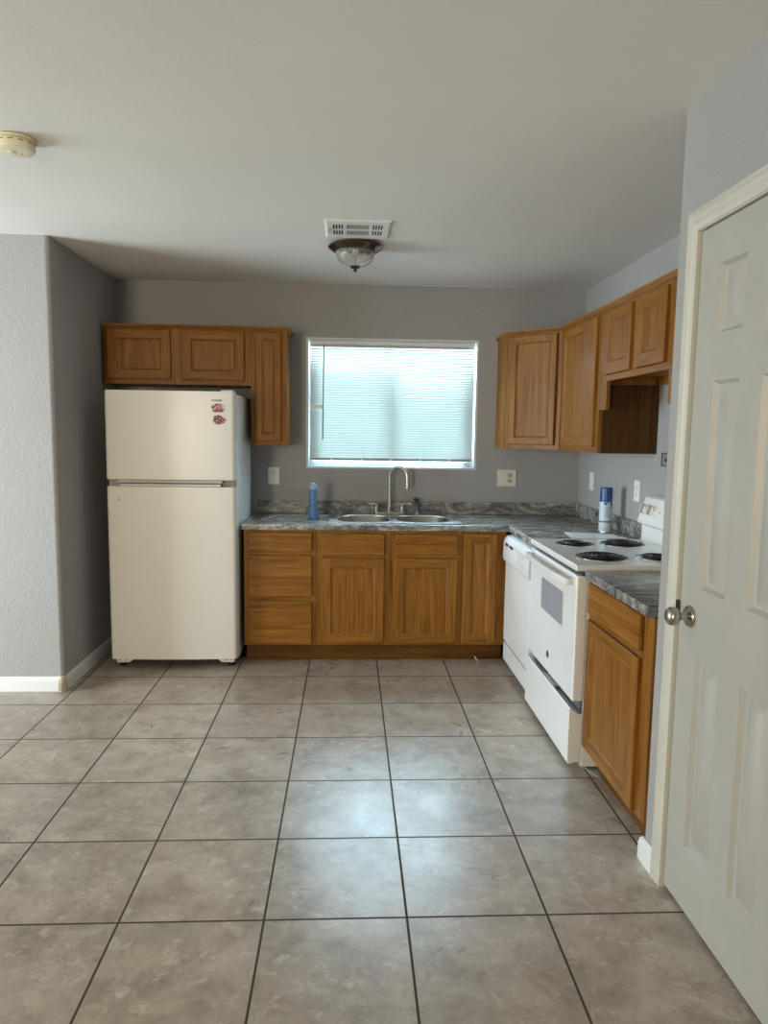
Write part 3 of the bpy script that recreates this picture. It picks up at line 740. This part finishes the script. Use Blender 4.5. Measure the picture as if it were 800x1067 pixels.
ax, ay = 1.525, -0.885
sc_ = thing('spray_can', 'blue and white aerosol can standing on the counter beside the range', 'spray can', (ax, ay, CZ))
r = 0.036
b = B().lathe((ax, ay, CZ+0.0005), [(r-0.004, 0), (r, 0.003), (r, 0.020)], 32, mi=0)
b.lathe((ax, ay, CZ+0.0005), [(r+0.0002, 0.020), (r+0.0002, 0.060)], 32, mi=0).lathe((ax, ay, CZ+0.0005), [(r+0.0002, 0.060), (r+0.0002, 0.068)], 32, mi=1).lathe((ax, ay, CZ+0.0005), [(r+0.0002, 0.068), (r+0.0002, 0.178), (r-0.002, 0.182)], 32, mi=0)
build('can_body', b, [label_m, labelblue_m], sc_)
# wrap-around blue shape on the right side of the label
tb = bmesh.new()
def arc_patch(tb, a0, a1, zlo, zhi, n=14, rr=r+0.0009):
    pv = None
    for i in range(n+1):
        f = i/n; a = a0+(a1-a0)*f
        p = (tb.verts.new((ax+rr*math.cos(a), ay+rr*math.sin(a), CZ+zlo(f))), tb.verts.new((ax+rr*math.cos(a), ay+rr*math.sin(a), CZ+zhi(f))))
        if pv: tb.faces.new((pv[0], p[0], p[1], pv[1]))
        pv = p
D = math.radians
arc_patch(tb, D(-60), D(40), lambda f: 0.165-0.10*f, lambda f: 0.180)
arc_patch(tb, D(-130), D(-60), lambda f: 0.172-0.010*math.sin(f*7), lambda f: 0.180)
b = B(); b._merge(tb, 0); k = build('label_swoosh', b, labelblue_m, sc_); k['label'] = 'dark blue swoosh on the label'
tb = bmesh.new()
for i, zz in enumerate((0.150, 0.142, 0.131, 0.124, 0.117, 0.108, 0.101, 0.094)):
    arc_patch(tb, D(-122), D(-122+38+9*((i*5) % 4)), lambda f, q=zz: q, lambda f, q=zz: q+0.0028)
b = B(); b._merge(tb, 0); build('label_print', b, plain('label_print_grey', (0.22, 0.33, 0.50), 0.4), sc_)
build('can_cap', B().lathe((ax, ay, CZ+0.183), [(r-0.001, 0), (r, 0.003), (r-0.0005, 0.078), (r-0.004, 0.083), (0, 0.083)], 32), blue_m, sc_)
build('can_rim', B().lathe((ax, ay, CZ+0.0003), [(r+0.001, 0), (r+0.0015, 0.003), (r+0.0005, 0.006)], 32), chrome_m, sc_)

b = B().prism([(1.268, -0.925), (1.530, -1.010), (1.555, -1.165), (1.240, -1.160)], 'z', CZ+0.0006, CZ+0.0035)
tag(build('paper_booklet', b, paper_m), 'white folded paper lying on the counter beside the far range burner', 'paper')

# ------------------------------------------------------------------ refrigerator
rf = thing('refrigerator', 'white top-freezer refrigerator standing under the short wall cabinet', 'refrigerator', (-1.067, -0.36, 0))
x0, x1 = -1.450, -0.684
build('cabinet_body', B().box(x0+0.004, x1, -0.645, -0.040, 0.048, 1.685, 0.006), fridge_side, rf)
build('door_gasket', B().box(x0+0.014, x1-0.012, -0.660, -0.6455, 0.075, 1.672), plain('fridge_gasket', (0.30, 0.29, 0.27), 0.7), rf)
def bowed(x0, x1, yb, yf, r=0.022, bow=0.012, n=18):
    pts = [(x0, yb), (x1, yb)]
    xs = (x0+x1)/2; hw = (x1-x0)/2
    def front(x): return yf + bow*((x-xs)/hw)**2
    pts_r = []
    ycr = front(x1)+r
    for k in range(7):
        a = -k*PI/12; pts_r.append((x1-r+r*math.cos(a), ycr+r*math.sin(a)))
    pts += pts_r
    for k in range(1, n):
        x = x1-r-(x1-x0-2*r)*k/n; pts.append((x, front(x)))
    for k in range(7):
        a = -PI/2-k*PI/12; pts.append((x0+r+r*math.cos(a), ycr+r*math.sin(a)))
    return pts
fd = build('freezer_door', B().prism(bowed(x0, x1, -0.660, -0.726), 'z', 1.168, 1.697, 0.004), fridge_m, rf)
rd = build('refrigerator_door', B().prism(bowed(x0, x1, -0.660, -0.726), 'z', 0.062, 1.128, 0.004), fridge_m, rf)
# pocket handles: grey channel between the doors with curved lips
b = B().box(x0+0.012, x1-0.012, -0.690, -0.6605, 1.1285, 1.1675)
k = build('handle_channel', b, plain('channel_grey', (0.30, 0.285, 0.26), 0.5), rf); k['label'] = 'grey recessed channel between the doors'
def handle(z0, z1, sgn):
    pr = [(x0+0.06, z0), (x0+0.075, z0+0.35*(z1-z0)), (x0+0.14, z1), (x1-0.14, z1), (x1-0.075, z0+0.35*(z1-z0)), (x1-0.06, z0)]
    return B().prism(pr, 'y', -0.734, -0.700, 0.003)
h1 = build('handle', B().box(x0+0.075, x1-0.075, -0.731, -0.700, 1.150, 1.1675, 0.004), grey_p, fd); h1['label'] = 'grey grip strip under the freezer door'
h2 = build('handle', B().box(x0+0.085, x1-0.085, -0.729, -0.700, 1.1285, 1.145, 0.004), plain('grip_light', (0.55, 0.53, 0.49), 0.4), rd); h2['label'] = 'pale grip strip on top of the lower door'
build('hinge_cap', B().box(x1-0.085, x1-0.012, -0.705, -0.600, 1.6855, 1.706, 0.006), plastic_w, rf)
for a, sg in ((x0+0.022, 1), (x1-0.022, -1)):
    pts = [(a, 0.0615), (a, 0.036), (a+sg*0.004, 0.030), (a+sg*0.078, 0.030), (a+sg*0.090, 0.040), (a+sg*0.106, 0.056), (a+sg*0.125, 0.0615)]
    b = B().prism(pts, 'y', -0.676, -0.655, 0.0015)
    ft = build('foot_bracket', b, plastic_w, rf)
    for dx in (0.018, 0.056): build('screw', B().cyl((a+sg*dx, -0.6755, 0.046), (a+sg*dx, -0.680, 0.046), 0.006, n=12), grey_p, ft)
for a in (x0+0.05, x1-0.05):
    build('foot', B().lathe((a, -0.635, 0.0005), [(0.022, 0), (0.022, 0.012), (0.010, 0.016), (0.010, 0.0475)], 20), black_m, rf)
    build('rear_roller', B().cyl((a-0.01, -0.10, 0.0225), (a+0.01, -0.10, 0.0225), 0.022, n=20).box(a-0.013, a+0.013, -0.115, -0.085, 0.03, 0.0478), black_m, rf)
build('toe_grille', B().box(x0+0.03, x1-0.03, -0.640, -0.620, 0.026, 0.0475), black_m, rf)
# two floral stickers and a line of script on the freezer door (approx. y of the bowed front there)
def blobs(cx, cz, w, h, seed, mats):
    rnd = random.Random(seed); b = B(); yy = -0.7215
    for k in range(70):
        a = rnd.uniform(0, 2*PI); rr = math.sqrt(rnd.random())
        px, pz = cx+w*rr*math.cos(a), cz+h*rr*math.sin(a); q = rnd.uniform(0.004, 0.0095)
        pts = [(px+q*math.cos(t*PI/3+a), pz+q*rnd.uniform(0.5, 1.0)*math.sin(t*PI/3+a)) for t in range(6)]
        b.prism(pts, 'y', yy-0.0002*rnd.random(), yy+0.006, mi=rnd.choice((0, 0, 0, 1, 2, 2)))
    return b
def front_y(x): 
    xs = (x0+x1)/2; return -0.726+0.012*((x-xs)/((x1-x0)/2))**2
for i, cz_ in enumerate((1.598, 1.527)):
    k = build('floral_sticker', blobs(-0.782, cz_, 0.036, 0.024, 5+i, None), [red_m, pink_m, ink_m], fd, weighted=False); k['label'] = ('upper' if i == 0 else 'lower') + ' red floral sticker near the top right corner'
b = B(); xx = -0.822
for k in range(9):
    b.prism([(xx, 1.640+0.003*math.sin(k*2.1)), (xx+0.004, 1.639), (xx+0.005, 1.648+0.004*math.cos(k*1.7)), (xx+0.001, 1.647)], 'y', -0.7213, -0.715); xx += 0.0068
k = build('script_sticker', b, ink_m, fd, weighted=False); k['label'] = 'small dark script line above the floral stickers'
build('badge', B().box(-1.383, -1.365, -0.7225, -0.715, 1.040, 1.058, 0.001), plain('badge_pale', (0.55, 0.53, 0.50), 0.3), rd)

# ------------------------------------------------------------------ dishwasher
dw = thing('dishwasher', 'white built-in dishwasher between the corner cabinet and the range', 'dishwasher', (1.3, -0.95, 0))
dy0, dy1 = -0.645, -1.272
build('tub_body', B().box(1.030, XR-0.03, dy0, dy1, 0.02, 0.852), plain('tub_grey', (0.35, 0.35, 0.35), 0.5), dw)
build('door', B().box(0.988, 1.0295, dy0, dy1, 0.170, 0.690, 0.006), white_m, dw)
# bowed control panel overhanging the door
pp = [(1.0295, 0.688), (0.986, 0.676), (0.974, 0.684), (0.970, 0.71), (0.972, 0.79), (0.978, 0.818), (0.992, 0.836), (1.0295, 0.846)]
cpn = build('control_panel', B().prism(pp, 'y', dy0+0.002, dy1-0.002, 0.003), white_m, dw)
b = B()
for a, c_ in ((-0.70, -0.775), (-0.81, -0.90)): b.box(0.9695, 0.980, a, c_, 0.782, 0.800, 0.001)
build('vent_slots', b, slot_m, cpn)
rnd = random.Random(3); btn_m = plain('button_print', (0.24, 0.27, 0.29), 0.5)
for rr in range(5):
    for cc in range(4):
        yy = -1.03-0.045*cc; zz = 0.700+0.020*rr
        if rnd.random() < 0.8: build('button_mark', B().box(0.9693, 0.9745, yy, yy-rnd.uniform(0.010, 0.026), zz, zz+rnd.choice((0.004, 0.006))), btn_m, cpn)

build('button_line', B().box(0.9710, 0.975, -0.92, -1.20, 0.797, 0.800), grey_p, cpn)
build('kick_plate', B().box(0.990, 1.0295, dy0, dy1, 0.045, 0.158, 0.004), white_m, dw)
for a in (dy0-0.04, dy1+0.04):
    build('levelling_leg', B().lathe((1.06, a, 0.0005), [(0.016, 0), (0.016, 0.006), (0.006, 0.008), (0.006, 0.030)], 16), grey_p, dw)

# ------------------------------------------------------------------ range
ra, rb_ = -1.312, -2.086
rg_ = thing('electric_range', 'white electric coil range with oven door and storage drawer', 'stove', (1.3, -1.70, 0))
build('range_body', B().box(1.026, XR-0.02, ra+0.0-0.002, rb_+0.002, 0.016, 0.884, 0.003), white_m, rg_)
gap_m = plain('gap_shade_grey', (0.14, 0.15, 0.17), 0.5)
build('drawer_gap_shade', B().box(1.012, 1.0262, ra-0.001, rb_+0.010, 0.256, 0.330), gap_m, rg_)  # grey strip stands in for the shade under the oven door
build('cooktop_gap', B().box(1.0, 1.0262, ra-0.001, rb_+0.001, 0.870, 0.8885), slot_m, rg_)
for a in (ra-0.05, rb_+0.05):
    for xx in (1.07, 1.56): build('levelling_leg', B().lathe((xx, a, 0.0005), [(0.017, 0), (0.017, 0.006), (0.008, 0.008), (0.008, 0.020)], 16), black_m, rg_)
# cooktop with raised rim
ctp = build('cooktop', B().box(0.968, XR-0.075, ra, rb_, 0.889, 0.917, 0.007, 3), white_m, rg_)
for name, bxx, byy, rr in (('f', 1.148, -1.500, 0.076), ('b', 1.400, -1.490, 0.096), ('n', 1.150, -1.885, 0.098), ('m', 1.402, -1.895, 0.076)):
    bw = build('burner', B().lathe((bxx, byy, 0.9173), [(rr+0.016, 0.0), (rr+0.014, 0.003), (rr+0.006, 0.0025), (rr+0.002, 0.0005), (rr*0.5, 0.0003), (0, 0.0003)], 40), pan_m, rg_)
    build('trim_ring', B().lathe((bxx, byy, 0.9172), [(rr+0.021, 0.0), (rr+0.020, 0.0028), (rr+0.0165, 0.003), (rr+0.0165, 0.0)], 40), chrome_m, bw)
    pts = []
    turns = 4 if rr > 0.09 else 3; st = turns*28
    for k in range(st+1):
        a = 2*PI*k/28; q = 0.018+(rr-0.020)*k/st; pts.append((bxx+q*math.cos(a), byy+q*math.sin(a), 0.9255))
    build('coil', B().tube(pts, 0.0045, 8).cyl((bxx, byy, 0.918), (bxx, byy, 0.926), 0.012, n=16), coil_m, bw)
# oven door
od0, od1 = ra-0.004, rb_+0.004
od = build('oven_door', B().box(0.975, 1.025, od0, od1, 0.312, 0.868, 0.008, 3), white_m, rg_)
def rr_yz(y0, y1, z0, z1, r, n=5): return rrect(min(y0, y1), max(y0, y1), z0, z1, r, n)
b = B()
oy, iy = rr_yz(-1.526, -1.916, 0.586, 0.772, 0.022), rr_yz(-1.540, -1.902, 0.600, 0.758, 0.014)
n = len(oy)
fs = []
for i in range(n):
    j = (i+1) % n
    fs.append(((0.9735, *oy[i]), (0.9735, *oy[j]), (0.9735, *iy[j]), (0.9735, *iy[i])))
    fs.append(((0.9745, *oy[i]), (0.9745, *oy[j]), (0.9735, *oy[j]), (0.9735, *oy[i])))
    fs.append(((0.9735, *iy[i]), (0.9735, *iy[j]), (0.9748, *iy[j]), (0.9748, *iy[i])))
b.quads(fs)
ow = build('oven_window', B().prism(rr_yz(-1.541, -1.901, 0.601, 0.757, 0.013), 'x', 0.9742, 0.978), oven_glass, od); ow['label'] = 'grey glass window in the oven door'
build('window_bezel', b, white_m, ow, weighted=False)
# bowed handle
hp = []
for k in range(17):
    f = k/16; yy = -1.345+(-2.046+1.345)*f; hp.append((0.938-0.020*math.sin(PI*f)**0.8, yy))
hb = [(x+0.019, y) for x, y in hp[::-1]]
b = B().prism(hp+hb, 'z', 0.822, 0.852, 0.004)
for yy in (-1.352, -2.040): b.box(0.945, 0.980, yy-0.012, yy+0.012, 0.824, 0.850, 0.003)
build('oven_handle', b, white_m, od)
# round badge with pale script ring
lg = build('badge', B().lathe((0.9748, -1.690, 0.402), [(0.0185, 0), (0.0185, 0.0012), (0.0175, 0.0018), (0, 0.0018)], 28, (-1, 0, 0)), logo_m, od); lg['label'] = 'small dark round badge'
b = B()
def ringpts(r, a0, a1, cy, cz, n=14): return [(0.9722, cy+r*math.cos(a0+(a1-a0)*k/n), cz+r*math.sin(a0+(a1-a0)*k/n)) for k in range(n+1)]
b.tube(ringpts(0.0145, 0, 2*PI, -1.690, 0.402, 24), 0.0008, 6)
b.tube(ringpts(0.0046, -0.4, 4.6, -1.6855, 0.4035), 0.0008, 6).tube(ringpts(0.0042, 0.4, 5.4, -1.6945, 0.4025), 0.0008, 6)
b.tube([(0.9722, -1.690, 0.4005), (0.9722, -1.6935, 0.400), (0.9722, -1.6975, 0.404)], 0.0007, 6)
build('badge_script', b, plain('badge_silver', (0.20, 0.20, 0.21), 0.35), lg)
# storage drawer with scooped top
pp = [(1.025, 0.040), (0.972, 0.028), (0.966, 0.034), (0.966, 0.278), (0.970, 0.284), (0.978, 0.280), (1.004, 0.255), (1.025, 0.255)]
sdw = build('storage_drawer', B().prism(pp, 'y', ra-0.006, rb_+0.004, 0.003), white_m, rg_)
build('drawer_grip', B().box(0.984, 1.010, -1.60, -1.78, 0.262, 0.279, 0.004), plain('grip_shadow_grey', (0.45, 0.47, 0.50), 0.4), sdw)
# backguard
bp_ = [(XR-0.003, 0.889), (XR-0.075, 0.889), (XR-0.075, 1.000), (XR-0.100, 1.010), (XR-0.103, 1.020), (XR-0.062, 1.146), (XR-0.042, 1.158), (XR-0.003, 1.158)]
bgd = build('backguard', B().prism(bp_, 'y', ra-0.006, rb_+0.006, 0.004), white_m, rg_)
nrm = Vector((-(1.155-1.020), 0, 0.043)).normalized()
for yy in (-1.385, -1.475, -1.92, -2.01):
    base = Vector((XR-0.0825, yy, 1.085))
    b = B().lathe(base - nrm*0.001, [(0.030, 0), (0.030, 0.004), (0.024, 0.008), (0.022, 0.020), (0, 0.022)], 28, nrm)
    kb = build('control_knob', b, plastic_w, bgd)
    t1 = Vector((0.043, 0, 0.135)).normalized()
    b = B()
    fsb = bmesh.new()
    up = t1*0.026; sdv = Vector((0, 0.006, 0)); o1 = base+nrm*0.018; o2 = base+nrm*0.034
    vs = [fsb.verts.new(o+a*u_+s_*sdv) for o, a in ((o1, 1.0), (o2, 0.9)) for u_, s_ in ((up, 1), (up, -1), (-up, -1), (-up, 1))]
    for f in ((0, 1, 2, 3), (4, 5, 6, 7), (0, 1, 5, 4), (1, 2, 6, 5), (2, 3, 7, 6), (3, 0, 4, 7)): fsb.faces.new([vs[i] for i in f])
    b._merge(fsb, 0); build('knob_grip', b, knobface_m, kb)
b = B()
for yy in (-1.430, -1.545):
    base = Vector((XR-0.0825, yy, 1.085)); build('indicator_light', B().cyl(base-nrm*0.002, base+nrm*0.0012, 0.005, n=12), mark_m, bgd)

# ------------------------------------------------------------------ outlets, switches, junction box
brown_m = plain('pale_brown_receptacle', (0.50, 0.42, 0.34), 0.4)
def duplex(Q, k, s):
    cz_ = s*0.020
    for u0, u1, z0, z1 in ((-0.0078, -0.0050, -0.001, 0.009), (0.0050, 0.0078, 0.000, 0.008), (-0.0028, 0.0028, -0.0105, -0.0052)):
        b = B(); Q(b, u0, u1, cz_+z0, cz_+z1, 0, 0.0072, 0.0079); build('outlet_slot', b, slot_m, k)
def faces(axis, base):
    ox, oy, oz = base
    def P(b, u0, u1, z0, z1, mi=0, t0=0.0045, t1=0.0062, bev=0.0):
        if axis == 'y': b.box(ox+u0, ox+u1, oy-t1, oy-t0, oz+z0, oz+z1, bev, mi=mi)
        else: b.box(ox-t1, ox-t0, oy-u0, oy-u1, oz+z0, oz+z1, bev, mi=mi)
    return P
def outlet(name, label, cat, axis, base, gangs, group=None):
    t = thing(name, label, cat, base, group); P = faces(axis, base); w = 0.0395 + 0.029*(len(gangs)-1)
    b = B(); P(b, -w, w, -0.060, 0.060, 0, 0.0006, 0.006, 0.002); build('cover_plate', b, plate_m if axis == 'y' and len(gangs) > 1 else plastic_w, t)
    for i, g in enumerate(gangs):
        off = (i-(len(gangs)-1)/2)*0.046
        Q = faces(axis, (base[0]+off, base[1], base[2]) if axis == 'y' else (base[0], base[1]-off, base[2]))
        b = B()
        if g == 'outlet':
            for s in (-1, 1): b = B(); Q(b, -0.0165, 0.0165, s*0.020-0.014, s*0.020+0.014, 0, 0.0055, 0.0075, 0.001); k = build('receptacle', b, plastic_w if len(gangs) == 1 else brown_m, t); duplex(Q, k, s)
        else:
            Q(b, -0.006, 0.006, -0.013, 0.013, 0, 0.0055, 0.0068, 0.0005); Q(b, -0.0035, 0.0035, -0.001, 0.009, 0, 0.0066, 0.015, 0.001)
            k = build('toggle_switch', b, plastic_w, t)
        for zz in ((-0.048, 0.048) if g != 'outlet' else (0.0,)):
            b = B(); Q(b, -0.0022, 0.0022, zz-0.0022, zz+0.0022, 0, 0.0058, 0.0066); build('screw', b, grey_p, t)
outlet('wall_outlet', 'white duplex outlet on the back wall between refrigerator and sink', 'outlet', 'y', (-0.531, 0, 1.157), ['outlet'])
outlet('switch_plate', 'almond two-gang plate with switch and outlet right of the window', 'switch plate', 'y', (1.120, 0, 1.158), ['switch', 'outlet'])
outlet('light_switch', 'white switch plate on the right wall near the corner', 'light switch', 'x', (XR, -0.290, 1.160), ['switch'])
outlet('wall_outlet', 'white duplex outlet on the right wall between spray can and range console', 'outlet', 'x', (XR, -1.058, 1.157), ['outlet'])
jb = thing('junction_box', 'open metal junction box in the right wall under the short wall cabinet', 'junction box', (XR, -1.40, 1.345))
b = ring(B(), -0.05, 0.05, 1.315, 1.375, 0.006, 0, 0.01)
b = B().box(XR-0.006, XR-0.0005, -1.355, -1.361, 1.312, 1.382, 0.001).box(XR-0.006, XR-0.0005, -1.45, -1.456, 1.312, 1.382, 0.001).box(XR-0.006, XR-0.0005, -1.361, -1.45, 1.312, 1.318, 0.001).box(XR-0.006, XR-0.0005, -1.361, -1.45, 1.376, 1.382, 0.001)
build('box_rim', b, plain('dark_box_rim', (0.06, 0.075, 0.08), 0.5), jb)
build('box_back', B().box(XR-0.003, XR-0.0008, -1.361, -1.45, 1.318, 1.376), galv_m, jb)
build('knockout', B().cyl((XR-0.0028, -1.405, 1.345), (XR-0.0045, -1.405, 1.345), 0.011, n=16).box(XR-0.0055, XR-0.003, -1.370, -1.392, 1.360, 1.364), slot_m, jb)

# ------------------------------------------------------------------ ceiling: vent, lamp, smoke detector
vt = thing('ceiling_vent', 'white ceiling air register with louvres in front of the flush lamp', 'vent', (0.03, -1.36, H))
vx0, vx1, vy0, vy1 = -0.120, 0.182, -1.505, -1.215
zc = H-0.010
b = B()
cells = []
for yy in ((-1.385, -1.455), (-1.285, -1.355)):
    for k in range(4): cells.append((vx0+0.030+k*0.0135, vx0+0.030+k*0.0135+0.008, yy[1], yy[0])); cells.append((vx1-0.030-k*0.0135-0.008, vx1-0.030-k*0.0135, yy[1], yy[0]))
    cells.append((-0.024, 0.086, yy[1], yy[0]))
xs = sorted({vx0, vx1} | {c_[0] for c_ in cells} | {c_[1] for c_ in cells}); ys = sorted({vy0, vy1} | {c_[2] for c_ in cells} | {c_[3] for c_ in cells})
fs = []
for xa, xb in zip(xs, xs[1:]):
    for ya, yb in zip(ys, ys[1:]):
        mxx, myy = (xa+xb)/2, (ya+yb)/2
        if any(c_[0] < mxx < c_[1] and c_[2] < myy < c_[3] for c_ in cells): continue
        fs.append(((xa, ya, zc), (xa, yb, zc), (xb, yb, zc), (xb, ya, zc)))
b.quads(fs)
e = 0.012
q0 = [(vx0, vy0, zc), (vx1, vy0, zc), (vx1, vy1, zc), (vx0, vy1, zc)]; q1 = [(vx0-e, vy0-e, H-0.0005), (vx1+e, vy0-e, H-0.0005), (vx1+e, vy1+e, H-0.0005), (vx0-e, vy1+e, H-0.0005)]
b.quads([(q0[i], q0[(i+1) % 4], q1[(i+1) % 4], q1[i]) for i in range(4)])
build('register_face', b, plain('register_white', (0.72, 0.70, 0.66), 0.45), vt, weighted=False)
build('duct_back', B().box(vx0, vx1, vy0, vy1, H-0.0014, H-0.0007), slot_m, vt)
b = B()
for yy in ((-1.385, -1.455), (-1.285, -1.355)):
    for k in range(5):
        y = yy[1]+0.007+k*0.014; b.prism([(y, zc+0.0075), (y+0.011, zc+0.001), (y+0.012, zc+0.0015), (y+0.001, zc+0.0080)], 'x', -0.024, 0.086)
build('louvres', b, plain('louvre_grey', (0.30, 0.295, 0.28), 0.5), vt, weighted=False)
build('damper_lever', B().box(vx0+0.010, vx0+0.014, -1.40, -1.33, zc-0.004, zc+0.001).box(vx0+0.009, vx0+0.015, -1.40, -1.385, zc-0.010, zc, 0.001), grey_p, vt)

lx, ly = 0.022, -1.075
lm = thing('ceiling_lamp', 'bronze flush-mount ceiling lamp with ribbed clear glass bowl', 'ceiling light', (lx, ly, H))
build('lamp_pan', B().lathe((lx, ly, H-0.0005), [(0.100, 0), (0.110, -0.005), (0.132, -0.009), (0.145, -0.016), (0.146, -0.022), (0.138, -0.029), (0.126, -0.037), (0.116, -0.046), (0.110, -0.046), (0.107, -0.040), (0.09, -0.02)], 48), bronze_m, lm)
tb = bmesh.new(); prev = None; nseg = 96
gp = [(0.104, -0.044), (0.105, -0.056), (0.101, -0.072), (0.092, -0.088), (0.076, -0.102), (0.056, -0.112), (0.034, -0.117), (0.012, -0.119)]
gi = [(0.009, -0.115), (0.033, -0.113), (0.054, -0.108), (0.073, -0.098), (0.088, -0.085), (0.097, -0.071), (0.101, -0.056), (0.100, -0.044)]
for r_, z_ in gp+gi:
    rib = 0.0016 if (r_, z_) in gp else 0.0
    vs = []
    for i in range(nseg):
        a = 2*PI*i/nseg; q = r_+rib*math.cos(a*24)*min(1, r_/0.05); vs.append(tb.verts.new((lx+q*math.cos(a), ly+q*math.sin(a), H+z_)))
    if prev:
        for i in range(nseg): j = (i+1) % nseg; tb.faces.new((prev[i], prev[j], vs[j], vs[i]))
    prev = vs
b = B(); b._merge(tb, 0)
build('glass_bowl', b, bowl_m, lm, weighted=False)
build('finial', B().lathe((lx, ly, H-0.1155), [(0.004, 0), (0.004, -0.004), (0.025, -0.004), (0.028, -0.008), (0.020, -0.014), (0.009, -0.017), (0.007, -0.021), (0.010, -0.025), (0.007, -0.031), (0, -0.033)], 24), bronze_m, lm)
for s in (-1, 1):
    bb = build('light_bulb', B().lathe((lx+s*0.018, ly, H-0.066), [(0, 0.0), (0.012, 0.002), (0.014, 0.015), (0.022, 0.030), (0.026, 0.045), (0.020, 0.060), (0, 0.066)], 20, (s, 0, -0.15)), bulb_m, lm)
build('lamp_rod', B().cyl((lx, ly, H-0.03), (lx, ly, H-0.119), 0.004, n=12).box(lx-0.02, lx+0.02, ly-0.012, ly+0.012, H-0.078, H-0.03, 0.003), plain('socket_cream', (0.6, 0.55, 0.45), 0.5), lm)

sx_, sy_ = -1.180, -2.345
sm = thing('smoke_detector', 'round yellowed smoke detector on the ceiling at the upper left', 'smoke detector', (sx_, sy_, H))
build('mounting_base', B().lathe((sx_, sy_, H-0.0005), [(0.062, 0), (0.070, -0.002), (0.070, -0.008), (0.064, -0.012), (0, -0.012)], 48), cream_m, sm)
hs = build('housing', B().lathe((sx_, sy_, H-0.012), [(0.060, 0), (0.064, -0.002), (0.064, -0.022), (0.060, -0.029), (0.048, -0.0315), (0.040, -0.033), (0.020, -0.0335), (0, -0.0335)], 48), cream_m, sm)
b = B()
for k in range(12):
    a0 = 2*PI*k/12
    pts = [(0.0646*math.cos(a0+j*0.05), 0.0646*math.sin(a0+j*0.05)) for j in range(7)] 
    inn = [(0.060*math.cos(a0+j*0.05), 0.060*math.sin(a0+j*0.05)) for j in range(7)][::-1]
    b.prism([(sx_+p[0], sy_+p[1]) for p in pts+inn], 'z', H-0.021, H-0.0185)
build('vent_slots', b, slot_m, hs, weighted=False)
build('test_button', B().lathe((sx_-0.012, sy_-0.005, H-0.0455), [(0.016, 0.002), (0.016, -0.001), (0.013, -0.003), (0, -0.0034)], 24), cream_m, hs)
build('indicator', B().box(sx_+0.014, sx_+0.020, sy_+0.006, sy_+0.010, H-0.0466, H-0.0445), slot_m, hs)

# ------------------------------------------------------------------ bits on the floor
b = B().prism([(1.045, -2.055), (1.115, -2.045), (1.118, -2.150), (1.085, -2.165)], 'z', 0.0006, 0.006, 0.001)
tag(build('metal_scrap', b, galv_m), 'small flat grey metal plate lying on the floor under the near range corner', 'metal plate')
b = B().tube([(0.842, -0.575, 0.003), (0.833, -0.560, 0.012), (0.824, -0.545, 0.026)], 0.0022, 8)
tag(build('plastic_sliver', b, plastic_w), 'tiny white sliver leaning at the toe kick below the narrow cabinet', 'scrap')
